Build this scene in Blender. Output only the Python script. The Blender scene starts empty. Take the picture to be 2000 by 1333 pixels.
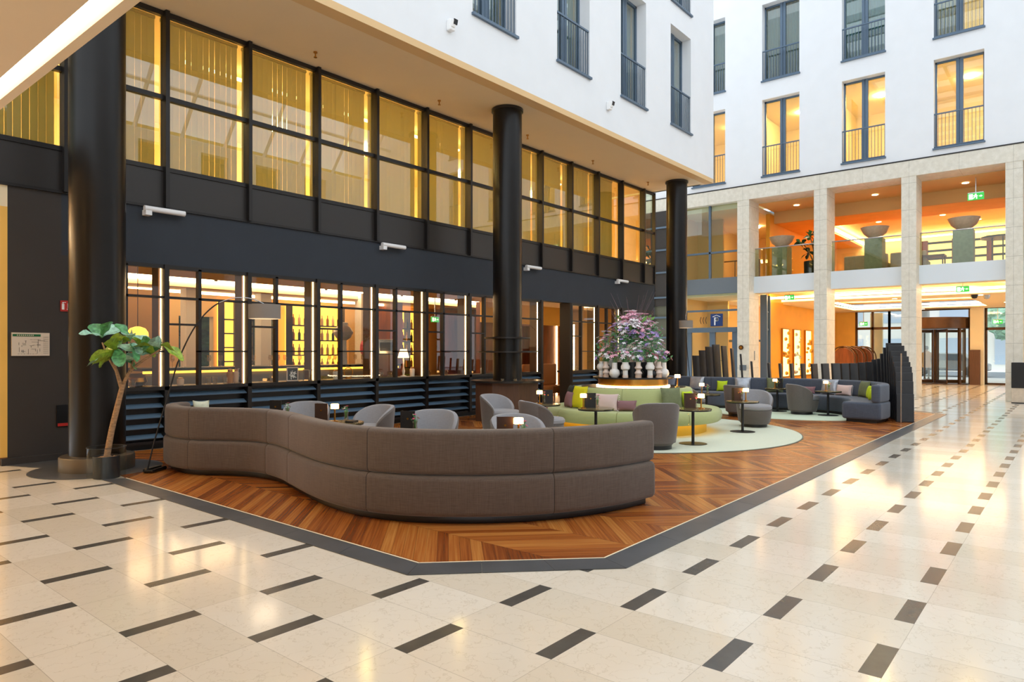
import bpy, bmesh, math, random
from mathutils import Vector, Matrix
R = random.Random(7)
ORD = ['first', 'second', 'third', 'fourth', 'fifth', 'sixth', 'seventh', 'eighth', 'ninth', 'tenth', 'eleventh', 'twelfth', 'thirteenth', 'fourteenth', 'fifteenth', 'sixteenth', 'seventeenth', 'eighteenth', 'nineteenth', 'twentieth', 'twenty-first', 'twenty-second']
PI = math.pi
sc = bpy.context.scene
COL = sc.collection
# ---------------------------------------------------------------- camera, world, exposure
F_PX, VPX, HOR = 1335.0, 2108.0, 686.0
yaw = math.atan((VPX - 1000) / F_PX)          # angle of the view direction from the X axis
cam = bpy.data.cameras.new('camera'); camo = bpy.data.objects.new('camera', cam); COL.objects.link(camo)
cam.sensor_width = 36; cam.lens = 36 * F_PX / 2000
cam.shift_y = (HOR - 666.5) / 2000
camo.location = (0, 0, 1.5); camo.rotation_euler = (PI / 2, 0, yaw - PI / 2)
cam.clip_end = 300
sc.camera = camo
sc.view_settings.view_transform = 'Standard'; sc.view_settings.look = 'None'
sc.view_settings.exposure = 0.0; sc.view_settings.gamma = 1; sc.view_settings.use_curve_mapping = False
w = bpy.data.worlds.new('sky'); sc.world = w; w.use_nodes = True
bg = w.node_tree.nodes['Background']; bg.inputs[0].default_value = (0.85, 0.93, 1.0, 1); bg.inputs[1].default_value = 1.95
sc.cycles.max_bounces = 8; sc.cycles.diffuse_bounces = 4; sc.cycles.glossy_bounces = 4
sc.cycles.transparent_max_bounces = 16; sc.cycles.sample_clamp_indirect = 6
sc.cycles.use_denoising = True
# ---------------------------------------------------------------- materials
def lin(h):
    h = h.lstrip('#'); v = [int(h[i:i+2], 16) / 255 for i in (0, 2, 4)]
    return tuple(c / 12.92 if c <= .04045 else ((c + .055) / 1.055) ** 2.4 for c in v) + (1,)
MATS = {}
def nm(name):
    m = bpy.data.materials.new(name); m.use_nodes = True; MATS[name] = m
    return m, m.node_tree, m.node_tree.nodes['Principled BSDF']
def mat(name, col, rough=.6, metal=0, noise=0, nscale=20, bump=0, bscale=200, spec=.5, stretch=(1, 1, 1)):
    m, t, b = nm(name); c = lin(col)
    b.inputs['Base Color'].default_value = c; b.inputs['Roughness'].default_value = rough
    b.inputs['Metallic'].default_value = metal; b.inputs['Specular IOR Level'].default_value = spec
    tc = t.nodes.new('ShaderNodeTexCoord'); mp = t.nodes.new('ShaderNodeMapping'); mp.inputs['Scale'].default_value = stretch
    t.links.new(tc.outputs['Object'], mp.inputs[0])
    if noise:
        n = t.nodes.new('ShaderNodeTexNoise'); n.inputs['Scale'].default_value = nscale; n.inputs['Detail'].default_value = 4
        t.links.new(mp.outputs[0], n.inputs[0])
        r = t.nodes.new('ShaderNodeMapRange'); r.inputs[3].default_value = 1 - noise; r.inputs[4].default_value = 1 + noise
        r.inputs[1].default_value = .3; r.inputs[2].default_value = .7
        t.links.new(n.outputs[0], r.inputs[0])
        mx = t.nodes.new('ShaderNodeVectorMath'); mx.operation = 'SCALE'; mx.inputs[0].default_value = c[:3]
        t.links.new(r.outputs[0], mx.inputs['Scale']); t.links.new(mx.outputs[0], b.inputs['Base Color'])
    if bump:
        n2 = t.nodes.new('ShaderNodeTexNoise'); n2.inputs['Scale'].default_value = bscale; t.links.new(mp.outputs[0], n2.inputs[0])
        bp = t.nodes.new('ShaderNodeBump'); bp.inputs['Strength'].default_value = bump; bp.inputs['Distance'].default_value = .004
        t.links.new(n2.outputs[0], bp.inputs['Height']); t.links.new(bp.outputs[0], b.inputs['Normal'])
    return m
def emit(name, col, s):
    m, t, b = nm(name); c = lin(col)
    b.inputs['Base Color'].default_value = c; b.inputs['Emission Color'].default_value = c; b.inputs['Emission Strength'].default_value = s
    return m
def glass(name, tint, refl=1.0, ior=1.5):
    m = bpy.data.materials.new(name); m.use_nodes = True; t = m.node_tree; t.nodes.clear(); MATS[name] = m
    o = t.nodes.new('ShaderNodeOutputMaterial'); tr = t.nodes.new('ShaderNodeBsdfTransparent'); tr.inputs[0].default_value = lin(tint)
    g = t.nodes.new('ShaderNodeBsdfGlossy'); g.inputs['Roughness'].default_value = 0; g.inputs[0].default_value = (1, 1, 1, 1)
    f = t.nodes.new('ShaderNodeLayerWeight'); f.inputs[0].default_value = .5
    pw_ = t.nodes.new('ShaderNodeMath'); pw_.operation = 'POWER'; pw_.inputs[1].default_value = 5; t.links.new(f.outputs['Facing'], pw_.inputs[0])
    ad = t.nodes.new('ShaderNodeMath'); ad.operation = 'MULTIPLY_ADD'; ad.inputs[1].default_value = .96; ad.inputs[2].default_value = .04; t.links.new(pw_.outputs[0], ad.inputs[0])
    mu = t.nodes.new('ShaderNodeMath'); mu.operation = 'MULTIPLY'; mu.inputs[1].default_value = refl; mu.use_clamp = True
    mx = t.nodes.new('ShaderNodeMixShader')
    t.links.new(ad.outputs[0], mu.inputs[0]); t.links.new(mu.outputs[0], mx.inputs[0])
    t.links.new(tr.outputs[0], mx.inputs[1]); t.links.new(g.outputs[0], mx.inputs[2]); t.links.new(mx.outputs[0], o.inputs[0])
    return m
class NT:                                        # tiny math-node helper
    def __init__(s, t): s.t = t
    def m(s, op, a, b=None, c=None):
        n = s.t.nodes.new('ShaderNodeMath'); n.operation = op
        for i, v in enumerate((a, b, c)):
            if v is None: continue
            if isinstance(v, (int, float)): n.inputs[i].default_value = v
            else: s.t.links.new(v, n.inputs[i])
        return n.outputs[0]
    def xyz(s):
        g = s.t.nodes.new('ShaderNodeNewGeometry'); p = s.t.nodes.new('ShaderNodeSeparateXYZ')
        s.t.links.new(g.outputs['Position'], p.inputs[0]); return g.outputs['Position'], p.outputs
    def mixc(s, f, a, b):
        n = s.t.nodes.new('ShaderNodeMix'); n.data_type = 'RGBA'
        for i, v in ((0, f), (6, a), (7, b)):
            if isinstance(v, (int, float)): n.inputs[i].default_value = v
            elif isinstance(v, tuple): n.inputs[i].default_value = v
            else: s.t.links.new(v, n.inputs[i])
        return n.outputs[2]
    def comb(s, x, y, z=0):
        n = s.t.nodes.new('ShaderNodeCombineXYZ')
        for i, v in enumerate((x, y, z)):
            if isinstance(v, (int, float)): n.inputs[i].default_value = v
            else: s.t.links.new(v, n.inputs[i])
        return n.outputs[0]
    def wn(s, v):
        n = s.t.nodes.new('ShaderNodeTexWhiteNoise'); n.noise_dimensions = '3D'; s.t.links.new(v, n.inputs[0]); return n.outputs[0]
    def noise(s, v, sc, det=4):
        n = s.t.nodes.new('ShaderNodeTexNoise'); n.inputs['Scale'].default_value = sc; n.inputs['Detail'].default_value = det
        s.t.links.new(v, n.inputs[0]); return n.outputs[0]
    def ramp(s, f, stops):
        n = s.t.nodes.new('ShaderNodeValToRGB'); cr = n.color_ramp
        while len(cr.elements) < len(stops): cr.elements.new(.5)
        for e, (p, c) in zip(cr.elements, stops): e.position = p; e.color = lin(c)
        s.t.links.new(f, n.inputs[0]); return n.outputs[0]
# polished limestone floor with slate inlays
m, t, b = nm('limestone'); k = NT(t); pos, (X, Y, Z) = k.xyz()
ku = k.m('DIVIDE', k.m('SUBTRACT', X, 1.462), .405); kk = k.m('FLOOR', ku); kf = k.m('SUBTRACT', ku, kk)
odd = k.m('FLOORED_MODULO', kk, 2.0)
yy = k.m('SUBTRACT', k.m('SUBTRACT', Y, 1.284), k.m('MULTIPLY', odd, .69))
yd = k.m('DIVIDE', yy, 1.2775); yk = k.m('FLOOR', yd); yl = k.m('MULTIPLY', k.m('SUBTRACT', yd, yk), 1.2775)
dash = k.m('LESS_THAN', yl, .1); second = k.m('GREATER_THAN', yl, .69)
jx = k.m('LESS_THAN', k.m('MINIMUM', kf, k.m('SUBTRACT', 1.0, kf)), .0045)
jy = k.m('LESS_THAN', k.m('ABSOLUTE', k.m('SUBTRACT', yl, .69)), .0017)
joint = k.m('MAXIMUM', jx, jy)
tid = k.wn(k.comb(kk, yk, second))
n1 = k.noise(pos, 1.6, 7); n2 = k.noise(pos, 9, 5)
base = k.ramp(tid, [(0, '#e2d9c8'), (.5, '#eae2d4'), (1, '#f1ebdf')])
vein = k.m('LESS_THAN', k.m('ABSOLUTE', k.m('SUBTRACT', n2, .5)), .008)
col = k.mixc(k.m('MULTIPLY', n1, .27), base, lin('#cbb894'))
col = k.mixc(k.m('MULTIPLY', vein, .22), col, lin('#a8946f'))
col = k.mixc(k.m('MULTIPLY', joint, .45), col, lin('#8d816c'))
col = k.mixc(dash, col, k.mixc(n2, lin('#42413e'), lin('#5c5a56')))
t.links.new(col, b.inputs['Base Color'])
t.links.new(k.m('ADD', .13, k.m('MULTIPLY', dash, .12)), b.inputs['Roughness'])
# chevron oak parquet
m, t, b = nm('parquet'); k = NT(t); pos, (X, Y, Z) = k.xyz()
W = .66; pw = .12
cu = k.m('DIVIDE', X, W); ck = k.m('FLOOR', cu); cf = k.m('MULTIPLY', k.m('SUBTRACT', cu, ck), W)
par = k.m('FLOORED_MODULO', ck, 2.0); sg = k.m('SUBTRACT', 1.0, k.m('MULTIPLY', par, 2.0))
tt = k.m('ADD', Y, k.m('MULTIPLY', sg, cf)); tt = k.m('ADD', tt, k.m('MULTIPLY', par, W))
pv = k.m('DIVIDE', tt, pw); pk = k.m('FLOOR', pv); pf = k.m('SUBTRACT', pv, pk)
rid = k.wn(k.comb(ck, pk, 3))
along = k.m('SUBTRACT', k.m('MULTIPLY', cf, 1.0), k.m('MULTIPLY', sg, tt))
gr = k.noise(k.comb(k.m('MULTIPLY', along, 1.2), k.m('MULTIPLY', tt, 26.0), k.m('MULTIPLY', rid, 30.0)), 1.6, 5)
c = k.ramp(k.m('ADD', k.m('MULTIPLY', rid, .46), k.m('MULTIPLY', gr, .62)), [(.12, '#4c240c'), (.4, '#87451a'), (.62, '#a96228'), (.92, '#c98a43')])
gap = k.m('MAXIMUM', k.m('LESS_THAN', k.m('MINIMUM', pf, k.m('SUBTRACT', 1.0, pf)), .012), k.m('LESS_THAN', k.m('MINIMUM', cf, k.m('SUBTRACT', W, cf)), .0018))
c = k.mixc(k.m('MULTIPLY', gap, .6), c, lin('#2a1206'))
t.links.new(c, b.inputs['Base Color']); b.inputs['Roughness'].default_value = .27; b.inputs['Specular IOR Level'].default_value = .4
# travertine cladding, courses of .92 m
m, t, b = nm('travertine'); k = NT(t); pos, (X, Y, Z) = k.xyz()
zf = k.m('FRACT', k.m('DIVIDE', Z, .86)); jn = k.m('LESS_THAN', zf, .012)
yf = k.m('FRACT', k.m('DIVIDE', k.m('SUBTRACT', Y, .14), 1.352)); jn = k.m('MAXIMUM', jn, k.m('LESS_THAN', yf, .006))
n1 = k.noise(pos, 7, 8); n2 = k.noise(pos, 40, 3)
c = k.ramp(n1, [(.3, '#d9d2c3'), (.5, '#e0dacb'), (.7, '#e8e2d5')]); c = k.mixc(k.m('MULTIPLY', k.m('LESS_THAN', n2, .36), .25), c, lin('#a89c80'))
c = k.mixc(k.m('MULTIPLY', jn, .5), c, lin('#6e6656')); t.links.new(c, b.inputs['Base Color']); b.inputs['Roughness'].default_value = .55
# woven sofa fabric
def weave(name, c1, c2, s=170):
    m, t, b = nm(name); k = NT(t); pos, (X, Y, Z) = k.xyz()
    h = k.noise(k.comb(k.m('MULTIPLY', X, .06), k.m('MULTIPLY', Y, .06), Z), s, 2)
    v = k.noise(k.comb(X, Y, k.m('MULTIPLY', Z, .05)), s * .8, 2)
    big = k.noise(pos, 3, 2)
    c = k.mixc(k.m('MULTIPLY', k.m('ADD', h, v), .5), lin(c1), lin(c2)); c = k.mixc(k.m('MULTIPLY', big, .25), c, lin(c1))
    t.links.new(c, b.inputs['Base Color']); b.inputs['Roughness'].default_value = .9; b.inputs['Specular IOR Level'].default_value = .25
    b.inputs['Sheen Weight'].default_value = .25
    return m
weave('taupe_weave', '#3f342d', '#7c6c61'); weave('slate_weave', '#373d4a', '#646c7a'); weave('chair_weave', '#7f7d80', '#a9a8aa', 300)
weave('chair_weave_dark', '#57504c', '#77706a', 300)
weave('green_weave', '#a0a86c', '#bcc18a', 300)
mat('slate', '#505255', .35, noise=.18, nscale=3); mat('white_plaster', '#e9ebee', .8, noise=.015, nscale=2)
mat('soffit', '#ead4b4', .8, noise=.015, nscale=1.5); mat('soffit_edge', '#e0bd8c', .8)
mat('black_paint', '#15110e', .3, noise=.12, nscale=4, spec=.3); mat('bronze_black', '#2b2623', .3, metal=.3); mat('plinth_metal', '#6b655c', .4, metal=.7)
mat('navy_wall', '#2c323b', .75, noise=.05, nscale=3); mat('charcoal_wall', '#37322f', .75, noise=.05, nscale=3)
mat('spandrel', '#2a2522', .4); mat('dark_frame', '#211d1b', .4, metal=.2); mat('steel_frame', '#5d7083', .45, metal=.3); mat('brown_jamb', '#5b3c28', .5, noise=.15, nscale=6, stretch=(4, 4, .5))
mat('louvre_blue', '#6f8ba3', .35, metal=.35); mat('fascia_white', '#e3ebf2', .45); mat('grey_fascia', '#6a747d', .5)
mat('warm_plaster', '#f0d6ac', .8); mat('orange_wall', '#f4c25e', .6, noise=.05, nscale=2); mat('amber_wall', '#e8a52c', .6, noise=.05, nscale=2); mat('cream', '#f3e4c2', .8); mat('tan_wall', '#e0bd84', .8)
mat('brown_wood', '#7a3f18', .45, noise=.3, nscale=8, stretch=(1, 1, .2)); mat('tan_leather', '#b0672b', .5); mat('steel', '#b9bcc0', .25, metal=1); mat('brass', '#c08a3e', .28, metal=1)
mat('bronze', '#553a24', .3, metal=.6, noise=.15, nscale=4); mat('white_ceramic', '#ece9e4', .3, noise=.04, nscale=30); mat('pink_ceramic', '#e2cdbf', .4, noise=.04, nscale=30)
mat('rug', '#d8dcc6', .95, noise=.05, nscale=60, bump=.4); mat('rug2', '#cfdcc2', .95, noise=.06, nscale=60); mat('rug_edge', '#6b6f60', .9)
mat('black_plastic', '#141416', .35); mat('fin_black', '#242427', .45, noise=.25, nscale=5); mat('menu_brown', '#3a2318', .5); mat('menu_black', '#17171a', .45); mat('table_top', '#7d7352', .2, metal=.5)
mat('leaf', '#5b9a62', .35, noise=.5, nscale=26); mat('leaf_pale', '#a3cfb8', .35, noise=.4, nscale=26); mat('leaf_yellow', '#8fae34', .35, noise=.4, nscale=26); mat('leaf_dark', '#1f4a2c', .5, noise=.3, nscale=14)
mat('bark', '#a88562', .9, noise=.35, nscale=22, bump=.6, bscale=60, stretch=(1, 1, 3)); mat('soil', '#b08a68', 1, noise=.4, nscale=60); mat('pot', '#2b2d2f', .45, noise=.1, nscale=12)
mat('lampshade_grey', '#8b8279', .8); mat('stone_green', '#aab3a0', .6, noise=.12, nscale=10); mat('bowl_stone', '#cdbba5', .5, noise=.08, nscale=12)
mat('paper', '#ddcfbd', .7); mat('sign_green', '#17693a', .6); mat('ink', '#4a4540', .7); mat('sign_red', '#b8261c', .5); mat('sign_blue', '#123a75', .4); mat('white_paint', '#f2f2f2', .5)
mat('cush_silver', '#a9adb5', .3, metal=.45, noise=.15, nscale=9); mat('cush_lime', '#bdd411', .7); mat('cush_yellow', '#d9cf14', .7); mat('cush_olive', '#6d7452', .8, noise=.1, nscale=14); mat('cush_pink', '#d8bfb8', .8)
mat('cush_mauve', '#8b6467', .8); mat('cush_dark', '#2f342d', .8); mat('cush_grey', '#7d8391', .8); mat('tassel', '#efe9e4', .8)
mat('petal_pink', '#f2b8cc', .6, noise=.15, nscale=30); mat('petal_white', '#f3eef0', .6); mat('petal_purple', '#b79bd8', .6, noise=.2, nscale=30); mat('petal_rose', '#d7617f', .6); mat('stem', '#5c8a35', .6, noise=.3, nscale=20); mat('twig', '#7b6a72', .8)
mat('asphalt', '#8d929a', .8, noise=.1, nscale=4); mat('pavement', '#c2c1bf', .8); mat('facade_blue', '#b4c2d2', .5); mat('facade_pale', '#e4e2dc', .7); mat('car_silver', '#9aa2aa', .25, metal=.6); mat('car_glass', '#59636c', .1); mat('tyre', '#1b1b1b', .8)
mat('hair', '#2a1c14', .8); mat('skin', '#c79877', .6); mat('coat', '#a8742f', .85); mat('trousers', '#6d6661', .85); mat('shoe', '#2b2018', .5)
BL = mat('blind', '#cfc9a6', .8); mat('curtain_grey', '#d9dad2', .9); mat('curtain_teal', '#a8cdd2', .9)
for q_ in ('blind', 'curtain_grey', 'curtain_teal'):
    t_ = MATS[q_].node_tree; tl = t_.nodes.new('ShaderNodeBsdfTranslucent'); tl.inputs[0].default_value = MATS[q_].node_tree.nodes['Principled BSDF'].inputs['Base Color'].default_value; mxs = t_.nodes.new('ShaderNodeMixShader'); mxs.inputs[0].default_value = .5
    t_.links.new(t_.nodes['Principled BSDF'].outputs[0], mxs.inputs[1]); t_.links.new(tl.outputs[0], mxs.inputs[2]); t_.links.new(mxs.outputs[0], [n_ for n_ in t_.nodes if n_.type == 'OUTPUT_MATERIAL'][0].inputs[0])
mat('led_lit_gold', '#dcb836', .6); mat('hedge', '#2c4a24', .8, noise=.6, nscale=9, bump=1, bscale=14)  # warm glow of the under-seat light put into the pedestal colour
mat('amber_glass', '#a8651c', .15); mat('bottle_green', '#1f3a22', .12); mat('liquor', '#b9772a', .15); mat('peach', '#eec7a6', .5)
emit('led_warm', '#ffd9a0', 16); emit('led_soft', '#ffcf90', 6); emit('cove', '#ffe6bc', 12); emit('cove_strong', '#ffe2b4', 22); emit('lamp_white', '#ffe3bd', 9); emit('amber_glow', '#ffc24a', 2.4); emit('exit_green', '#37b24a', 1.1); emit('exit_white', '#f0fff0', 1.3); emit('gallery', '#ffb85a', 9); emit('case_glow', '#ffd98a', 2.6)
emit('ceiling_strip', '#fff0dc', 6); emit('candle', '#ffc070', 14); emit('room_lamp', '#ffd08a', 90); emit('lounge_lamp', '#ffd890', 85); emit('room_spot', '#ffd28c', 480); emit('room_lamp_dim', '#ffd9a8', 22); emit('yellow_lamp', '#ffc400', 3)
glass('glass_upper', '#dbe2c4', 3.2); glass('glass_lower', '#f2ede2', 1.6); glass('glass_clear', '#eef4ee', 1.6); glass('glass_teal', '#d5e6e6', 3); glass('glass_door', '#f8faf7', .6); glass('glass_rail', '#e2e8d8', 1.2)
glass('acrylic', '#f6f8f6', .5); glass('tumbler', '#f4efe6', 2.0)
M = lambda n: MATS[n]
# ---------------------------------------------------------------- mesh helpers
def BM(): return bmesh.new()
def box(bm, x0, x1, y0, y1, z0, z1, mi=0):
    v = [bm.verts.new((x, y, z)) for x in (x0, x1) for y in (y0, y1) for z in (z0, z1)]
    for f in ((0, 1, 3, 2), (4, 6, 7, 5), (0, 4, 5, 1), (2, 3, 7, 6), (0, 2, 6, 4), (1, 5, 7, 3)):
        fc = bm.faces.new([v[i] for i in f]); fc.material_index = mi
    return v
def rbox(bm, cx, cy, cz, sx, sy, sz, rot=0, tilt=0, axis='Z'):
    v = box(bm, -sx / 2, sx / 2, -sy / 2, sy / 2, -sz / 2, sz / 2)
    mt = Matrix.Translation((cx, cy, cz)) @ Matrix.Rotation(rot, 4, 'Z') @ Matrix.Rotation(tilt, 4, 'X')
    for q in v: q.co = mt @ q.co
    return v
def lathe(bm, prof, n=32, cx=0, cy=0, cz=0, a0=0, a1=2 * PI, mi=0):
    full = abs(a1 - a0 - 2 * PI) < 1e-6; cnt = n if full else n + 1
    rings = []
    for r, z in prof:
        if r < 1e-6: rings.append([bm.verts.new((cx, cy, cz + z))] * cnt); continue
        rings.append([bm.verts.new((cx + r * math.cos(a0 + (a1 - a0) * i / n), cy + r * math.sin(a0 + (a1 - a0) * i / n), cz + z)) for i in range(cnt)])
    for A, B in zip(rings, rings[1:]):
        for i in range(n):
            j = (i + 1) % cnt
            q = [A[i], A[j], B[j], B[i]]; u = []
            for x in q:
                if x not in u: u.append(x)
            if len(u) >= 3:
                try: f = bm.faces.new(u); f.material_index = mi
                except ValueError: pass
def cyl(bm, cx, cy, z0, z1, r, n=24, r2=None, mi=0):
    r2 = r if r2 is None else r2
    lathe(bm, [(0, z0), (r, z0), (r2, z1), (0, z1)], n, cx, cy, mi=mi)
def tube(bm, pts, r, n=10, mi=0):
    pts = [Vector(p) for p in pts]; rs = r if isinstance(r, (list, tuple)) else [r] * len(pts)
    up = Vector((0, 0, 1)); rings = []
    for i, p in enumerate(pts):
        d = (pts[min(i + 1, len(pts) - 1)] - pts[max(i - 1, 0)]).normalized()
        a = d.cross(up if abs(d.z) < .95 else Vector((1, 0, 0))).normalized(); b2 = d.cross(a).normalized()
        rings.append([bm.verts.new(p + (a * math.cos(2 * PI * j / n) + b2 * math.sin(2 * PI * j / n)) * rs[i]) for j in range(n)])
    for A, B in zip(rings, rings[1:]):
        for j in range(n):
            f = bm.faces.new([A[j], A[(j + 1) % n], B[(j + 1) % n], B[j]]); f.material_index = mi
    for rg, rev in ((rings[0], True), (rings[-1], False)):
        f = bm.faces.new(rg[::-1] if rev else rg); f.material_index = mi
def prism(bm, pts, z0, z1, mi=0):
    lo = [bm.verts.new((x, y, z0)) for x, y in pts]; hi = [bm.verts.new((x, y, z1)) for x, y in pts]; n = len(pts)
    for i in range(n): bm.faces.new([lo[i], lo[(i + 1) % n], hi[(i + 1) % n], hi[i]]).material_index = mi
    bm.faces.new(lo[::-1]).material_index = mi; bm.faces.new(hi).material_index = mi
def fin(name, bm, mats, parent=None, smooth=False, loc=None, rz=None, bevel=0):
    bmesh.ops.recalc_face_normals(bm, faces=bm.faces)
    me = bpy.data.meshes.new(name); bm.to_mesh(me); bm.free()
    for mm in (mats if isinstance(mats, (list, tuple)) else [mats]): me.materials.append(M(mm))
    if smooth:
        for p in me.polygons: p.use_smooth = True
    o = bpy.data.objects.new(name, me); COL.objects.link(o)
    if smooth: me.set_sharp_from_angle(angle=math.radians(38))
    if parent: o.parent = parent
    if loc: o.location = loc
    if rz is not None: o.rotation_euler = (0, 0, rz)
    if bevel:
        b = o.modifiers.new('bevel', 'BEVEL'); b.width = bevel; b.segments = 3; b.limit_method = 'ANGLE'; b.angle_limit = .6
    return o
def tag(o, label, cat, group=None):
    o['label'] = label; o['category'] = cat
    if group: o['group'] = group
    return o
def st(o): o['kind'] = 'structure'; return o
def S(name, mats, *boxes, **kw):
    bm = BM()
    for b_ in boxes: box(bm, *b_)
    o = fin(name, bm, mats, **kw)
    return st(o) if not kw.get('parent') else o
def E(name, label, cat, loc=(0, 0, 0), rz=0, group=None):
    o = bpy.data.objects.new(name, None); COL.objects.link(o); o.location = loc; o.rotation_euler = (0, 0, rz); o.empty_display_size = .1
    if label: tag(o, label, cat, group)
    return o
def dup(root, loc, rz=None, label=None, group=None):
    kids = {}
    for o in list(COL.objects):
        if o.parent: kids.setdefault(o.parent.name, []).append(o)
    def cp(o, par):
        c = o.copy(); COL.objects.link(c); c.parent = par
        for ch in kids.get(o.name, []): cp(ch, c)
        return c
    r = cp(root, root.parent); r.location = loc
    if rz is not None: r.rotation_euler = (0, 0, rz)
    if label: r['label'] = label
    if group: r['group'] = group
    return r
def catmull(P, n=10):
    P = [Vector(p) for p in P]; out = []
    Q = [P[0] * 2 - P[1]] + P + [P[-1] * 2 - P[-2]]
    for i in range(1, len(Q) - 2):
        for j in range(n):
            t_ = j / n; a, b2, c2, d = Q[i - 1:i + 3]
            out.append(.5 * ((2 * b2) + (c2 - a) * t_ + (2 * a - 5 * b2 + 4 * c2 - d) * t_ ** 2 + (3 * b2 - a - 3 * c2 + d) * t_ ** 3))
    out.append(P[-1]); return out
def resample(P, step):
    L = [0]
    for a, b2 in zip(P, P[1:]): L.append(L[-1] + (b2 - a).length)
    n = max(2, int(L[-1] / step)); out = []; j = 0
    for i in range(n + 1):
        s = L[-1] * i / n
        while j < len(L) - 2 and L[j + 1] < s: j += 1
        f_ = (s - L[j]) / max(1e-9, L[j + 1] - L[j]); out.append(P[j].lerp(P[j + 1], f_))
    return out, L[-1]
def sweep(bm, path, prof, side):
    n = len(path); rings = []
    for i, p in enumerate(path):
        d = (path[min(i + 1, n - 1)] - path[max(i - 1, 0)]); d = Vector((d.x, d.y)).normalized(); nv = Vector((-d.y, d.x)) * side
        rings.append([bm.verts.new((p.x + nv.x * o_, p.y + nv.y * o_, z_)) for o_, z_ in prof])
    k_ = len(prof)
    for A, B in zip(rings, rings[1:]):
        for j in range(k_): bm.faces.new([A[j], A[(j + 1) % k_], B[(j + 1) % k_], B[j]])
    bm.faces.new(rings[0][::-1]); bm.faces.new(rings[-1])
def rprof(o0, o1, z0, z1, r=.03, n=4):
    out = []
    for cx_, cz_, a in ((o1 - r, z1 - r, 0), (o0 + r, z1 - r, PI / 2), (o0 + r, z0 + r, PI), (o1 - r, z0 + r, 1.5 * PI)):
        for i in range(n + 1): out.append((cx_ + r * math.cos(a + PI / 2 * i / n), cz_ + r * math.sin(a + PI / 2 * i / n)))
    return out
def wallholes(bm, axis, c0, c1, a0, a1, z0, z1, holes, mi=0):
    """slab with rectangular holes; axis 'x' = plane of constant x (a is y), 'y' = constant y (a is x)"""
    As = sorted(set([a0, a1] + [h[0] for h in holes] + [h[1] for h in holes])); Zs = sorted(set([z0, z1] + [h[2] for h in holes] + [h[3] for h in holes]))
    As = [a for a in As if a0 <= a <= a1]; Zs = [z for z in Zs if z0 <= z <= z1]
    for p, q in zip(As, As[1:]):
        run = None
        for r_, s_ in zip(Zs, Zs[1:]):
            inside = any(h[0] <= (p + q) / 2 <= h[1] and h[2] <= (r_ + s_) / 2 <= h[3] for h in holes)
            if not inside:
                run = (run[0], s_) if run else (r_, s_)
            if inside or s_ == Zs[-1]:
                if run:
                    if axis == 'x': box(bm, c0, c1, p, q, run[0], run[1], mi)
                    else: box(bm, p, q, c0, c1, run[0], run[1], mi)
                run = None
# ================================================================= GROUND
S('floor', 'limestone', (-8, 37.1, -14, 11, -.2, 0))
wood = [(3.285, 8.62), (3.285, 3.579), (4.22, 2.638), (18.86, 2.638), (19.5, 3.35), (19.5, 10.82), (3.60, 10.82)]
bord = [(3.065, 8.75), (3.065, 3.45), (4.123, 2.40), (18.98, 2.40), (19.72, 3.25), (19.72, 10.82), (19.5, 10.82), (19.5, 3.35), (18.86, 2.638), (4.22, 2.638), (3.285, 3.579), (3.285, 8.62)]
bm = BM(); prism(bm, wood, .001, .008); st(fin('wooden_floor', bm, 'parquet'))
bm = BM()
def strip(a, b_, c_, d, n):                      # outer a-b, inner d-c, in n slabs with a hairline joint
    a, b_, c_, d = map(Vector, (a, b_, c_, d)); g = .0015
    for i in range(n):
        f0, f1 = i / n, (i + 1) / n; e = g / (b_ - a).length
        q = [a.lerp(b_, f0 + e), a.lerp(b_, f1 - e), d.lerp(c_, f1 - e), d.lerp(c_, f0 + e)]
        prism(bm, [(p.x, p.y) for p in q], .001, .007)
strip((3.065, 8.75), (3.065, 3.45), (3.278, 3.576), (3.278, 8.62), 7)
strip((3.065, 3.45), (4.123, 2.40), (4.217, 2.631), (3.278, 3.576), 3)
strip((4.123, 2.40), (18.98, 2.40), (18.863, 2.631), (4.217, 2.631), 18)
strip((18.98, 2.40), (19.72, 3.25), (19.507, 3.347), (18.863, 2.631), 1)
strip((19.72, 3.25), (19.72, 10.82), (19.507, 10.82), (19.507, 3.347), 9)
st(fin('trim_1', bm, 'slate'))
bm = BM(); wl = wood[:6]
for a, b_ in zip(wl, wl[1:]):
    a, b_ = Vector(a), Vector(b_); d = (b_ - a).normalized(); nv = Vector((-d.y, d.x)) * .006; prism(bm, [tuple(a + nv), tuple(b_ + nv), tuple(b_ - nv), tuple(a - nv)], .001, .0085)
st(fin('trim_21', bm, 'cream'))
S('baseboard_left', 'charcoal_wall', (2.6, 3.3, 10.78, 10.85, 0, .09))
bm = BM(); prism(bm, [(2.75, 10.5), (3.0, 9.95), (3.9, 9.9), (3.9, 10.84), (2.62, 10.84)], .001, .006); st(fin('trim_2', bm, 'slate'))
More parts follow.
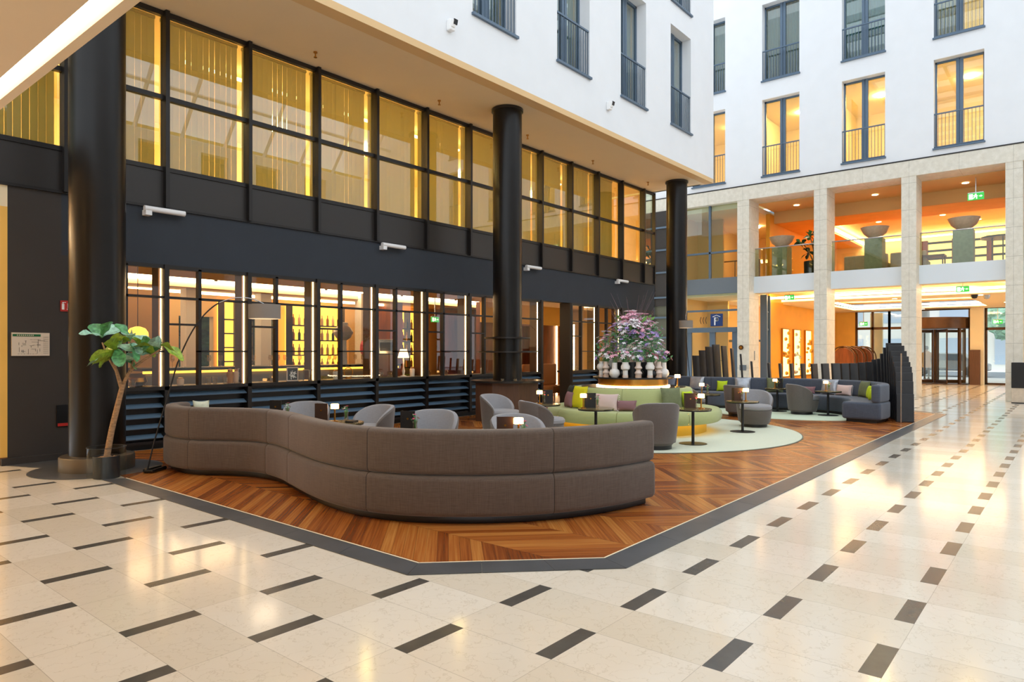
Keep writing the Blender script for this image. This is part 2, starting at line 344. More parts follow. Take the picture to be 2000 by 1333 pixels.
# ================================================================= LEFT FACADE (plane y = 10.85)
YF = 10.85; P0, DP = 4.70, 1.363
post = lambda k_: P0 + DP * k_
S('wall_left', 'navy_wall', (3.3, 20.45, YF, YF + .25, 2.83, 3.70))
S('wall_left_panel', 'charcoal_wall', (2.68, 3.6, YF, YF + .3, 0, 2.83), (2.68, 3.3, YF, YF + .3, 2.83, 3.70))
S('wall_left_end', 'charcoal_wall', (18.33, 20.45, YF, YF + .25, 0, 2.83))
S('wall_left_reveal', 'orange_wall', (2.6, 2.68, YF, YF + 2.6, .1, 3.4))
S('trim_3', 'brown_wood', (2.59, 2.68, YF - .005, YF + 2.6, 0, .1)); S('trim_4', 'cream', (2.59, 2.68, YF, YF + 2.6, 3.4, 3.70))
wn_ = [0]
def wname(): wn_[0] += 1; return 'window_%d' % wn_[0]
for k_ in range(-3, 12):
    x0 = post(k_); x1 = min(post(k_ + 1), 20.45)
    root = E(wname(), None, None, (0, 0, 0)); st(root)
    bm = BM()
    box(bm, x0 - .03, x0 + .03, YF - .09, YF + .1, 3.70, 6.735); box(bm, x0, x1, YF - .02, YF + .06, 6.66, 6.735)
    box(bm, x0, x1, YF - .02, YF + .06, 5.37, 5.44); box(bm, x0, x1, YF - .02, YF + .08, 4.27, 4.335); box(bm, x0, x1, YF - .03, YF + .02, 3.68, 3.72)
    if k_ == 11: box(bm, x1 - .03, x1 + .02, YF - .05, YF + .06, 3.7, 6.735)
    fin('window_frame', bm, 'dark_frame', root)
    bm = BM(); box(bm, x0 + .03, x1 - .03, YF + .0, YF + .05, 3.72, 4.27); fin('spandrel_panel', bm, 'spandrel', root)
    bm = BM(); v = [bm.verts.new(c) for c in ((x0 + .02, YF + .03, 4.3), (x1 - .02, YF + .03, 4.3), (x1 - .02, YF + .03, 6.7), (x0 + .02, YF + .03, 6.7))]; bm.faces.new(v)
    fin('window_pane', bm, 'glass_upper', root)
# upper lounge behind the glass
S('floor_upper', 'cream', (-1, 20.4, YF + .26, 17, 4.0, 4.25)); S('ceiling_upper', 'warm_plaster', (-1, 20.4, YF + .1, 17, 6.8, 6.9)); S('wall_upper_back', 'warm_plaster', (-1, 20.4, 16.5, 16.7, 4.25, 6.8))
S('wall_upper_end', 'tan_wall', (20.35, 20.45, YF + .3, 16.6, 4.25, 6.8))
blind_words = ['outermost, half hidden by the lit ceiling edge', 'dim olive, left of the first column', 'narrow part just right of the first column', 'wide dim olive one', 'first bright yellow one', 'second bright one', 'bright one above the second wall washer', 'pale one left of the middle column', 'half hidden behind the middle column', 'first right of the middle column', 'second right of the middle column', 'third right of the middle column', 'narrow one before the far corner', 'last one at the corner']
for i_, k_ in enumerate(range(-3, 11)):
    x0 = post(k_) + .06; x1 = min(post(k_ + 1), 20.4) - .03
    if k_ in (10,): continue
    bm = BM(); n = 13; closed = k_ < 2 or k_ == 9
    for j in range(n):
        x = x0 + (x1 - x0) * (j + .5) / n
        rbox(bm, x, YF + .32, 5.53, .092 if closed else .084, .003, 2.36, rot=(-.1 if closed else -.35) + R.uniform(-.25, .25))
    box(bm, x0, x1, YF + .29, YF + .35, 6.71, 6.76)
    o = fin('vertical_blind', bm, 'blind'); tag(o, 'vertical slat blind behind the upper glazing, ' + blind_words[i_], 'blind', 'vertical blinds of the upper floor')
for i_, (xa, xb, y_, s_) in enumerate([(5.6, 7.9, 12.2, 1), (8.3, 10.4, 12.2, 1), (10.8, 12.6, 12.2, 1), (14.6, 15.6, 12.3, 1), (16.2, 17.2, 12.3, 1)]):
    bm = BM(); box(bm, xa, xb, y_, y_ + .07, 6.62, 6.66); box(bm, xa + .1, xa + .12, y_ + .02, y_ + .04, 6.66, 6.8); box(bm, xb - .12, xb - .1, y_ + .02, y_ + .04, 6.66, 6.8)
    o = fin('linear_light', bm, 'led_warm'); tag(o, 'thin glowing ceiling line upstairs, ' + ['longest and leftmost', 'second from the left', 'just left of the middle column', 'first right of the middle column', 'nearest the far corner'][i_], 'light', 'linear lights upstairs')
for i_, x_ in enumerate([5.0, 8.6, 11.2, 14.6, 17.8]):
    bm = BM(); lathe(bm, [(0, .0), (.35, 0), (.4, .1), (.36, .12), (0, .12)], 20, x_, 14.3, 6.66); o = fin('ceiling_light', bm, 'lounge_lamp'); tag(o, 'round warm ceiling light upstairs, number %s from the left behind the blinds' % ['one', 'two', 'three', 'four', 'five'][i_], 'light', 'round ceiling lights upstairs')
# soffit and white storeys above
S('ceiling', ['soffit'], (1.9, 20.42, 9.055, YF + .12, 6.74, 6.86)); S('trim_5', 'soffit_edge', (1.9, 20.42, 8.779, 9.045, 6.735, 6.86))
S('ceiling_low', 'soffit', (-8, 1.75, -3, 14, 3.9, 4.3), (1.9, 1.98, -3, 14, 3.9, 4.3), (1.75, 1.9, -3, 14, 4.08, 4.3))
bm = BM(); box(bm, 1.752, 1.898, -3, 14, 4.0, 4.07); tag(fin('light_strip', bm, 'ceiling_strip'), 'long recessed white light line in the low ceiling at top left', 'light')
def french_window(root, axis, c, a0, a1, z0, z1, gl, depth=.28, rail=True):
    """c = face coordinate, opening a0..a1; axis 'x' looks towards -x, 'y' towards -y"""
    def bx(bm, d0, d1, p, q, r_, s_):
        if axis == 'x': box(bm, c + d0, c + d1, p, q, r_, s_)
        else: box(bm, p, q, c + d0, c + d1, r_, s_)
    am = (a0 + a1) / 2; bm = BM()
    bx(bm, depth, depth + .06, a0, a0 + .05, z0, z1); bx(bm, depth, depth + .06, a1 - .05, a1, z0, z1); bx(bm, depth, depth + .06, a0, a1, z1 - .06, z1); bx(bm, depth, depth + .06, a0, a1, z0, z0 + .1)
    bx(bm, depth - .02, depth + .06, am - .095, am - .01, z0, z1); bx(bm, depth - .02, depth + .06, am + .01, am + .095, z0, z1); bx(bm, depth, depth + .05, am - .02, am + .02, z0, z1)
    fin('window_frame', bm, 'steel_frame', root)
    bm = BM(); bx(bm, depth + .03, depth + .035, a0 + .05, a1 - .05, z0 + .1, z1 - .06); fin('window_pane', bm, gl, root)
    bm = BM(); bx(bm, -.06, depth, a0 - .03, a1 + .03, z0 - .05, z0); fin('window_sill', bm, 'steel_frame', root)
    if rail:
        bm = BM(); bx(bm, .02, .06, a0, a1, z0 + 1.06, z0 + 1.10); bx(bm, .02, .06, a0, a1, z0 + .03, z0 + .06)
        n = 13
        for j in range(n + 1):
            a = a0 + .01 + (a1 - a0 - .03) * j / n; bx(bm, .032, .048, a, a + .014, z0 + .03, z0 + 1.08)
        fin('railing', bm, 'steel_frame', root)
# overhanging wall, plane y = 8.78
holes = []
for i_ in range(5):
    for z0 in (7.87, 11.35): holes.append((6.72 + 2.70 * i_, 8.01 + 2.70 * i_, z0, z0 + 2.79))
bm = BM(); wallholes(bm, 'y', 8.78, 9.2, 1.9, 20.42, 6.75, 16, holes); box(bm, 20.32, 20.42, 9.2, 13.5, 6.74, 16); st(fin('wall_overhang', bm, 'white_plaster'))
S('floor_rooms', 'cream', (1.9, 20.3, 9.2, 13.5, 7.6, 7.8), (1.9, 20.3, 9.2, 13.5, 10.75, 11.2), (1.9, 20.3, 9.2, 13.5, 14.3, 14.5)); S('wall_rooms', 'cream', (1.9, 20.3, 13.3, 13.5, 7.8, 14.4), *[(x_, x_ + .1, 9.2, 13.3, 7.8, 14.3) for x_ in (2, 5.4, 8.7, 11.4, 14.1, 16.8)])
for i_, h in enumerate(holes):
    root = st(E(wname(), None, None)); french_window(root, 'y', 8.78, *h, 'glass_teal')
# far wall, plane x = 25
fh = []
for a0 in (10.29, 7.59, 4.89, 2.21, -.49, -3.19):
    for z0 in (7.86, 11.33): fh.append((a0, a0 + 1.31, z0, z0 + 2.79))
bm = BM(); wallholes(bm, 'x', 25, 25.36, -12, 17, 7.62, 16, fh); st(fin('wall_far', bm, 'white_plaster'))
S('floor_far_rooms', 'cream', (25.4, 29.6, -5, 13.3, 7.62, 7.8), (25.4, 29.6, -5, 13.3, 10.72, 11.25), (25.4, 29.6, -5, 13.3, 14.2, 14.4))
S('wall_far_rooms', 'cream', (29.5, 29.7, -5, 13.3, 7.8, 14.3), *[(25.4, 29.5, y_, y_ + .1, 7.8, 14.2) for y_ in (-4.1, -1.3, 1.1, 4.1, 6.8, 9.5, 12.9)])
for i_, h in enumerate(fh):
    root = st(E(wname(), None, None)); upper = h[2] > 9; french_window(root, 'x', 25, *h, 'glass_teal' if upper else 'glass_clear')
bright = {(0, 0): 1, (1, 0): 1, (2, 0): 2.2, (3, 0): .8, (4, 0): 1, (3, 1): .9, (0, 1): .5, (1, 1): .12, (2, 1): .06}
for (i_, r_), s_ in bright.items():
    y_ = (10.9, 8.2, 5.5, 2.8, .1)[i_]; z_ = (10.7, 14.15)[r_]
    bm = BM(); lathe(bm, [(0, -.04), (.12, -.04), (.14, 0), (0, 0)], 20, 27.4, y_, z_)
    o = fin('room_light', bm, 'room_spot' if s_ > .6 else 'room_lamp'); tag(o, 'ceiling light in the %s room seen through %s' % (('lower', 'upper')[r_], ['the narrow corner window', 'the second window column', 'the middle window column', 'the rightmost window', 'a window beyond the right edge'][i_]), 'light', 'ceiling lights in the far rooms')
# security lights on the overhanging wall
def sec_light(x, z, lab):
    r_ = E('security_light', lab, 'light', (x, 8.78, z)); bm = BM(); rbox(bm, 0, -.05, 0, .13, .1, .2); rbox(bm, 0, -.11, .02, .1, .05, .14, tilt=.25)
    fin('housing', bm, 'white_paint', r_, bevel=.02); bm = BM(); rbox(bm, .03, -.14, .05, .09, .02, .09, tilt=.25); fin('lens', bm, 'black_plastic', r_); return r_
sec_light(8.79, 7.38, 'white floodlight box on the white wall, upper left one'); sec_light(14.2, 7.42, 'white floodlight box on the white wall, lower right one')
bm = BM()
for x, y in ((7.01, 10.28), (10.02, 10.3), (12.99, 10.3), (15.88, 10.27), (19.0, 10.3)):
    pass
for i_, x in enumerate((7.01, 10.02, 12.99, 15.88, 19.0)):
    r_ = E('sprinkler', 'small sprinkler head under the beige soffit, ' + ['nearest one', 'second nearest', 'right of the middle column top', 'second from the far end', 'farthest one'][i_], 'sprinkler', (x, 10.29, 6.74), 0, 'sprinklers under the soffit')
    bm = BM(); cyl(bm, 0, 0, -.02, 0, .035, 12); cyl(bm, 0, 0, -.09, -.02, .012, 8); cyl(bm, 0, 0, -.1, -.09, .03, 12); fin('sprinkler_body', bm, 'brass', r_, smooth=True)
# round columns
def column(x, y, lab, ztop=6.74, plinth=True):
    r_ = E('round_column', lab, 'column', (x, y, 0)); bm = BM(); cyl(bm, 0, 0, 0.0, ztop - .0, .315, 64); fin('shaft', bm, 'black_paint', r_, smooth=True)
    bm = BM(); lathe(bm, [(.31, ztop - .07), (.345, ztop - .06), (.345, ztop - .01), (.31, ztop - .002)], 64); fin('collar', bm, 'bronze_black', r_, smooth=True)
    if plinth:
        bm = BM(); lathe(bm, [(.31, 0), (.42, 0), (.42, .17), (.41, .185), (.33, .19), (.31, .2)], 64); fin('plinth', bm, 'plinth_metal', r_, smooth=True)
    return r_
column(3.32, 9.6, 'black round column at left behind the potted fig tree')
bm = BM(); cyl(bm, 3.32, 9.6, .001, .009, .74, 64); tag(fin('floor_plate', bm, 'slate'), 'round dark slate disc in the floor around the left column', 'floor plate')
c2 = column(11.35, 9.55, 'black round column in the middle rising from a dark bar counter', plinth=False)
column(19.5, 9.57, 'black round column at the far end of the glazed facade')
for z_, r1 in ((1.78, .50), (1.48, .64)):
    bm = BM(); lathe(bm, [(.315, z_ - .015), (r1, z_ - .015), (r1, z_ + .015), (.315, z_ + .015)], 56); fin('ring_shelf', bm, 'bronze_black', c2, loc=(0, 0, 0), smooth=True)
r_ = E('column_counter', 'dark faceted bar counter wrapped around the middle column', 'counter', (11.35, 9.55, 0))
bm = BM(); lathe(bm, [(.33, 0), (.72, 0), (.72, .83), (.33, .83)], 8); fin('counter_body', bm, 'brown_jamb', r_, rz=.25)
bm = BM(); lathe(bm, [(.325, .83), (.80, .83), (.80, .87), (.325, .87)], 40); fin('counter_top', bm, 'bronze_black', r_, smooth=True)
# ---- lower shop-like windows with louvres
lx = [k_ for k_ in range(-1, 7)] + [8, 9]
for k_ in lx:
    x0, x1 = max(3.6, post(k_)), post(k_ + 1); root = st(E(wname(), None, None))
    bm = BM(); y0, y1 = YF - .03, YF + .06
    box(bm, x0 - .035, x0 + .035, YF - .06, YF + .1, .09, 2.83); 
    if k_ in (6, 9): box(bm, x1 - .035, x1 + .035, YF - .06, YF + .1, 0, 2.83)
    box(bm, x0, x1, y0, y1, 2.77, 2.83); box(bm, x0, x1, y0 - .03, y1 + .4, .90, .955); box(bm, x0 + .5, x0 + .55, y0, y1, .95, 2.8)
    box(bm, x0, x1, y0, y1, 2.31, 2.345); box(bm, x0, x0 + .5, y0, y1, 1.90, 1.93); box(bm, x0 + .5, x1, y0, y1, 1.48, 1.505); box(bm, x0, x1, y0, y1, .09, .13)
    fin('window_frame', bm, 'dark_frame', root)
    bm = BM(); box(bm, x1 - .075, x1 - .046, YF + .08, YF + .30, .96, 2.8); fin('jamb', bm, 'brown_jamb', root)
    bm = BM(); box(bm, x1 - .045, x1 - .038, YF + .06, YF + .10, .96, 2.79); fin('light_line', bm, 'led_warm', root)
    bm = BM(); v = [bm.verts.new(c) for c in ((x0, YF + .02, .95), (x1, YF + .02, .95), (x1, YF + .02, 2.8), (x0, YF + .02, 2.8))]; bm.faces.new(v); fin('window_pane', bm, 'glass_lower', root)
    bm = BM()
    for j in range(5):
        rbox(bm, (x0 + x1) / 2, YF + .02, .20 + .155 * j, x1 - x0 - .08, .115, .012, tilt=.5)
    fin('louvre_slats', bm, 'louvre_blue', root); bm = BM(); box(bm, x0, x1, YF + .1, YF + .14, .0, .9); fin('louvre_back', bm, 'black_plastic', root)
bm = BM(); wallholes(bm, 'y', 13.6, 13.75, 14.9, 19.5, 0, 2.95, [(16.6, 17.5, 0, 2.3)]); st(fin('wall_bar_doorway', bm, 'brown_wood')); S('trim_20', 'orange_wall', (14.9, 19.5, 13.5, 13.59, 2.35, 2.95)); S('wall_bar_niche', 'brown_jamb', (16.0, 18.5, 15.4, 15.5, 0, 2.6))
for i_, (x, y) in enumerate(((17.55, 13.55), (15.9, 13.55), (18.7, 13.55), (17.9, 12.3))):
    bm = BM(); box(bm, x, x + .03, y, y + .04, .004, 2.34); tag(fin('light_strip', bm, 'led_warm'), 'upright warm light strip in the lounge behind the open doorway, ' + ['right of the inner door', 'left of the inner door', 'rightmost', 'nearest the display window'][i_], 'light')
S('trim_6', 'dark_frame', (14.2, 14.3, YF - .05, YF + .3, 0, 2.83), (15.52, 15.62, YF - .05, YF + .3, 0, 2.83))
# facade wall washers
for i_, x in enumerate((4.65, 9.18, 13.82, 18.25)):
    r_ = E('wall_washer', 'white tube wall light on the dark wall, ' + ['nearest, right of the left column', 'second, between left and middle columns', 'third, just right of the middle column', 'farthest one'][i_], 'wall light', (x, YF - .1, 3.64), 0, 'tube lights on the dark band')
    bm = BM(); tube(bm, [(-.3, 0, 0), (.3, 0, 0)], .042, 16); fin('tube_body', bm, 'white_paint', r_, smooth=True); bm = BM(); box(bm, -.29, -.2, -.03, .1, -.1, -.02); fin('bracket', bm, 'white_paint', r_)
# map board, fire sign on the left wall
r_ = E('evacuation_plan', 'framed evacuation plan with green title bar on the dark left wall', 'sign', (2.935, YF - .02, 1.59))
bm = BM(); box(bm, -.215, .215, -.01, .02, -.155, .155); fin('board', bm, 'paper', r_)
bm = BM(); box(bm, -.205, .11, -.014, -.009, .105, .135); fin('title_bar', bm, 'sign_green', r_)
bm = BM(); rr = random.Random(4)
for j in range(26):
    x_ = rr.uniform(-.15, .1); z_ = rr.uniform(-.11, .08); l_ = rr.uniform(.02, .09)
    if j % 2: box(bm, x_, x_ + l_, -.013, -.009, z_, z_ + .003)
    else: box(bm, x_, x_ + .003, -.013, -.009, z_ - l_ / 2, z_ + l_ / 3)
for j in range(9): box(bm, .14, .20, -.013, -.009, -.12 + j * .027, -.117 + j * .027)
for j in range(7): box(bm, -.15 + .033 * j, -.13 + .033 * j, -.013, -.009, -.13, -.127)
fin('plan_lines', bm, 'ink', r_)
bm = BM()
for j in range(9): box(bm, -.16 + j * .022, -.148 + j * .022, -.0165, -.0135, .113, .127)
fin('title_letters', bm, 'paper', r_)
r_ = E('fire_extinguisher_sign', 'small red fire equipment sign on the dark wall beside the left column', 'sign', (3.36, YF - .01, 2.125))
bm = BM(); box(bm, -.075, .075, -.005, .01, -.075, .075); fin('plate', bm, 'sign_red', r_); bm = BM(); box(bm, -.06, -.03, -.008, -.004, -.05, .03); box(bm, -.055, -.035, -.008, -.004, .035, .05); box(bm, -.05, -.01, -.008, -.004, .045, .052); box(bm, .0, .05, -.008, -.004, -.05, -.04); box(bm, .01, .03, -.008, -.004, -.03, .04); fin('pictogram', bm, 'white_paint', r_)
r_ = E('wall_niche', 'flat black panel drawn as a hatch with a red spot low on the left wall', 'niche', (3.33, YF - .01, .6)); bm = BM(); box(bm, -.09, .09, -.006, .01, -.15, .15); fin('niche_panel', bm, 'black_plastic', r_); bm = BM(); box(bm, -.08, .08, -.012, -.005, -.14, -.1); fin('niche_red', bm, 'sign_red', r_)  # flat black panel stands in for a niche in the wall
# ================================================================= BAR ROOM BEHIND THE LEFT FACADE
S('floor_bar', 'brown_wood', (2.7, 20.4, 11.0, 17.1, -.1, 0.004))
S('wall_bar_left', 'tan_wall', (2.7, 2.8, YF + .3, 17, 0, 3.6)); S('wall_bar_right', 'tan_wall', (20.3, 20.4, YF + .3, 17, 0, 3.6))
S('wall_behind', 'warm_plaster', (-8.2, -8, -3, 14, 0, 3.9))
for i_, (x, y) in enumerate(((-5, 2), (-5, 6), (-5, 10), (-1.5, 4), (-1.5, 8))):
    bm = BM(); lathe(bm, [(0, 0), (.12, 0), (.13, -.012), (0, -.012)], 20, x, y, 3.9); tag(fin('downlight', bm, 'room_lamp'), 'round fill lamp added in the low ceiling behind the camera, %s one' % ORD[i_], 'light')  # unseen lamps added to light the wall behind the camera
S('wall_passage', 'warm_plaster', (-6, 2.6, 13.4, 13.5, 0, 3.9)); bm = BM(); box(bm, -5, 2.4, 13.2, 13.3, 3.5, 3.6); tag(fin('cove_light', bm, 'cove_strong'), 'warm light line of the passage beyond the left picture edge', 'light')
bm = BM(); wallholes(bm, 'y', 16.6, 16.8, 2.7, 20.4, 0, 3.6, [(6.3, 7.0, .9, 2.3), (7.5, 8.35, .9, 2.35), (9.3, 10.1, .9, 2.35), (12.0, 12.45, .9, 2.3)]); st(fin('wall_bar_back', bm, 'tan_wall'))
S('ceiling_bar', 'warm_plaster', (2.7, 20.4, YF + .1, 13.6, 2.95, 3.02), (2.7, 20.4, 15.0, 17, 2.90, 3.02), (2.7, 4.6, 13.6, 15.0, 2.95, 3.02), (18.4, 20.4, 13.6, 15.0, 2.95, 3.02), (4.5, 18.5, 13.5, 15.1, 3.4, 3.45), (4.5, 18.5, 15.0, 15.1, 3.02, 3.4))
bm = BM(); box(bm, 4.7, 18.3, 14.90, 14.99, 3.0, 3.1); tag(fin('cove_light', bm, 'cove'), 'long warm cove light in the bar ceiling, back edge', 'light')
bm = BM(); box(bm, 4.7, 18.3, 13.62, 13.7, 3.03, 3.1); tag(fin('cove_light', bm, 'led_soft'), 'long warm cove light in the bar ceiling, front edge', 'light')
bm = BM(); box(bm, 3.4, 13.5, 15.9, 16.0, 2.84, 2.89); tag(fin('shelf_light', bm, 'cove'), 'long warm light line near the bar back wall', 'light')
for i_, x in enumerate((6.9, 7.25, 9.7, 10.05, 12.2, 12.5, 14.6, 14.9)):
    bm = BM(); cyl(bm, x, 14.3, 3.0, 3.2, .035, 12); tube(bm, [(x, 14.3, 3.2), (x, 14.3, 3.4)], .01, 6)
    tag(fin('spotlight', bm, 'bronze_black'), 'small dark cylinder spotlight below the glowing bar cove, %s from the left' % ['first', 'second', 'third', 'fourth', 'fifth', 'sixth', 'seventh', 'eighth'][i_], 'spotlight', 'cylinder spotlights in the bar')
# bar counter
r_ = E('bar_counter', 'long grey bar counter with glowing yellow edge behind the glazing', 'counter', (8.6, 13.1, 0))
bm = BM(); box(bm, -3.4, 2.4, -.3, .4, 0, 1.08); fin('counter_front', bm, 'lampshade_grey', r_); bm = BM(); box(bm, -3.5, 2.5, -.4, .45, 1.14, 1.19); fin('counter_top', bm, 'bronze_black', r_); bm = BM(); box(bm, -3.45, 2.45, -.34, -.3, 1.09, 1.135); fin('edge_light', bm, 'amber_glow', r_)
# hedge outside the bar windows
bm = BM(); box(bm, 5.6, 13.3, 17.5, 18.1, -.1, 2.35); bmesh.ops.subdivide_edges(bm, edges=bm.edges, cuts=5, use_grid_fill=True); bmesh.ops.subdivide_edges(bm, edges=bm.edges, cuts=3, use_grid_fill=True)
for v in bm.verts: v.co += Vector((R.uniform(-.06, .06), R.uniform(-.12, .12), R.uniform(-.07, .14)))
tag(fin('hedge', bm, 'hedge'), 'dark green clipped hedge outside the bar back windows', 'hedge')
# back bar shelving with bottles
def shelf(cx, wd, y, zs, lab):
    r_ = E('bottle_shelf', lab, 'shelf', (cx, y, 0)); bm = BM()
    for z_ in zs: box(bm, -wd / 2, wd / 2, -.15, .12, z_ - .03, z_)
    for x_ in (-wd / 2, 0, wd / 2 - .03): box(bm, x_, x_ + .03, -.15, .12, 0.004, 2.75)
    fin('shelf_frame', bm, 'dark_frame', r_); bm = BM(); box(bm, -wd / 2, wd / 2, .13, .16, .9, 2.75); fin('lit_back', bm, 'amber_glow', r_); return r_
shelf(11.05, 1.7, 16.2, (1.0, 1.4, 1.8, 2.2), 'backlit amber bottle shelf behind the white lantern'); shelf(14.35, 1.3, 16.2, (1.0, 1.4, 1.8, 2.2), 'backlit amber bottle shelf left of the orange lamp')
shelf(8.83, .8, 16.4, (.9, 1.25, 1.6, 1.95, 2.3), 'narrow backlit shelf between the bar back windows')
bm = BM(); lathe(bm, [(0, 0), (.036, 0), (.038, .17), (.014, .22), (.013, .29), (0, .29)], 12)
b0 = fin('bottle', bm, 'amber_glass', smooth=True); tag(b0, 'x', 'bottle', 'bottles on the backlit shelves'); ms = ['amber_glass', 'bottle_green', 'liquor', 'peach']
bts = [b0]
for m_ in ms[1:]:
    o = b0.copy(); o.data = b0.data.copy(); o.data.materials[0] = M(m_); bts.append(o)
first = True; cn = {'amber_glass': 'amber', 'bottle_green': 'dark green', 'liquor': 'honey coloured', 'peach': 'pale'}
for nm_, cx, n_ in (('left', 11.05, 9), ('right', 14.35, 7)):
    for rw, z_ in enumerate((1.0, 1.4, 1.8, 2.2)):
        for j in range(n_):
            q = R.randrange(4); src = bts[q]; o = b0 if first else src.copy()
            if not first: COL.objects.link(o)
            o.location = (cx - .72 + .18 * j if n_ == 9 else cx - .54 + .18 * j, 16.17, z_); first = False
            o['label'] = '%s bottle, %s on the %s board of the %s backlit shelf' % (cn[ms[q] if o is not b0 else 'amber_glass'], ORD[j] + ' from left', ['lowest', 'second', 'third', 'top'][rw], nm_); o['category'] = 'bottle'; o['group'] = 'bottles on the backlit shelves'
for o in bts[1:]:
    if o.name not in COL.objects: bpy.data.objects.remove(o)
# wood wall sections deeper in the bar
S('wall_bar_wood', 'brown_wood', (13.2, 13.4, 15.3, 16.6, 0, 3.0), (15.6, 20.3, 15.8, 16.0, 0, 3.05)); S('wall_bar_partition', 'tan_wall', (5.2, 6.1, 14.6, 14.7, .0, 2.75))
for i_, (x, y) in enumerate(((7.2, 15.4), (9.0, 15.4), (11.7, 15.0))):
    bm = BM(); box(bm, x - .14, x + .14, y - .14, y + .14, 0, 3.05); tag(fin('square_pillar', bm, 'white_plaster' if i_ != 1 else 'fascia_white'), 'pale square pillar inside the bar, %s from the left' % ['first', 'second', 'third'][i_], 'pillar')
# things on the window sills
def sill(x, dy=.16): return (x, YF + dy, .956)
bm = BM(); lathe(bm, [(0, 0), (.034, 0), (.04, .11), (.036, .11), (.031, .006), (0, .006)], 16); g0 = fin('tumbler', bm, 'tumbler', smooth=True)
xs = [4.2, 4.3, 4.42, 5.35, 5.47, 5.6, 5.72, 6.6, 6.7, 7.6, 7.72, 8.95, 9.05, 9.3, 9.42, 10.3, 10.42, 11.0, 16.0, 16.2]
bayn = ['first bay', 'second bay', 'third bay', 'fourth bay', 'fifth bay', 'sixth bay', 'seventh bay', 'eighth bay', 'ninth bay', 'tenth bay']
for i_, x in enumerate(xs):
    o = g0 if i_ == 0 else g0.copy()
    if i_: COL.objects.link(o)
    o.location = sill(x, .12 + .05 * (i_ % 3)); bay = int((x - 3.337) / DP); tag(o, 'empty glass tumbler, %s from the left, on the sill of the %s' % (ORD[i_], bayn[bay]), 'glass', 'tumblers on the lit window sills')
def jar(x, lab, h_=.2, m_='peach', dy=.2):
    r_ = E('storage_jar', lab, 'jar', sill(x, dy)); bm = BM(); lathe(bm, [(0, 0), (.05, 0), (.055, h_ * .75), (.035, h_ * .85), (0, h_ * .85)], 18); fin('jar_body', bm, m_, r_, smooth=True)
    bm = BM(); lathe(bm, [(0, h_ * .85), (.04, h_ * .85), (.04, h_ * .95), (.012, h_), (0, h_)], 16); fin('jar_lid', bm, 'brass', r_, smooth=True)
jar(5.02, 'peach jar at the left of the second bay sill', .12); jar(5.85, 'tall jar left of the framed knot picture', .24, 'liquor'); jar(5.97, 'second tall jar next to the framed knot picture', .24, 'peach'); jar(7.98, 'pale jar beside the round wire ornament', .18, 'white_ceramic'); jar(9.95, 'pale jar in the fifth bay with coffee cups', .2, 'white_ceramic'); jar(12.2, 'small white jar beside the round mirror', .16, 'white_ceramic')
def picture(x, lab, kind):
    r_ = E('picture_frame', lab, 'picture', sill(x, .14), -.1); bm = BM()
    for a in ((-.11, .11, 0, .015), (-.11, .11, .235, .25)): box(bm, a[0], a[1], -.008, .008, a[2], a[3])
    box(bm, -.11, -.097, -.008, .008, 0, .25); box(bm, .097, .11, -.008, .008, 0, .25); fin('frame', bm, 'pink_ceramic', r_)
    bm = BM(); box(bm, -.097, .097, .0, .005, .015, .235); fin('backing', bm, 'menu_black', r_)
    bm = BM(); rr = random.Random(kind)
    for j in range(7 if kind == 1 else 12):
        a = rr.uniform(0, PI); cx_, cz_ = rr.uniform(-.05, .05), rr.uniform(.06, .19); l_ = .04; w_ = .026 if kind == 1 else .006
        q = [(-l_, -w_), (l_, -w_), (l_ * .7, w_), (-l_ * .7, w_)]
        vs = [bm.verts.new((cx_ + p[0] * math.cos(a) - p[1] * math.sin(a), -.0005 - .0004 * j, cz_ + p[0] * math.sin(a) + p[1] * math.cos(a))) for p in q]; bm.faces.new(vs)
    fin('print', bm, 'white_paint', r_)
picture(5.62 + .45, 'framed black picture with white pebble shapes on the second bay sill', 1); picture(7.0, 'framed black picture with white scribbled lines on the third bay sill', 2)
r_ = E('glass_lantern', 'clear square glass box lantern on the third bay sill', 'lantern', sill(7.65 - .25)); bm = BM()
for a in ((-.1, -.1), (.09, -.1), (-.1, .09), (.09, .09)): box(bm, a[0], a[0] + .01, a[1], a[1] + .01, 0, .2)
box(bm, -.1, .1, -.1, .1, 0, .01); box(bm, -.1, .1, -.1, .1, .19, .2); fin('lantern_frame', bm, 'steel', r_); bm = BM(); cyl(bm, 0, 0, .01, .08, .03, 12); fin('candle', bm, 'white_ceramic', r_)
r_ = E('gold_bowl', 'ribbed gold bowl on the sill behind the fig tree trunk', 'bowl', sill(4.42, .3)); bm = BM(); lathe(bm, [(0, 0), (.06, 0), (.13, .07), (.12, .13), (.11, .13), (.12, .07), (0, .01)], 24); fin('bowl_body', bm, 'brass', r_, smooth=True)
r_ = E('table_lamp', 'small lamp with orange cone shade on the fifth bay sill', 'lamp', sill(9.72, .22)); bm = BM(); lathe(bm, [(0, 0), (.07, 0), (.07, .015), (.02, .03), (.035, .12), (.015, .2), (.012, .42), (0, .42)], 16); fin('lamp_base', bm, 'white_ceramic', r_, smooth=True)
bm = BM(); lathe(bm, [(.12, .40), (.07, .58), (.065, .58), (.115, .40)], 24); fin('lamp_shade', bm, 'led_soft', r_, smooth=True); MATS['led_soft']
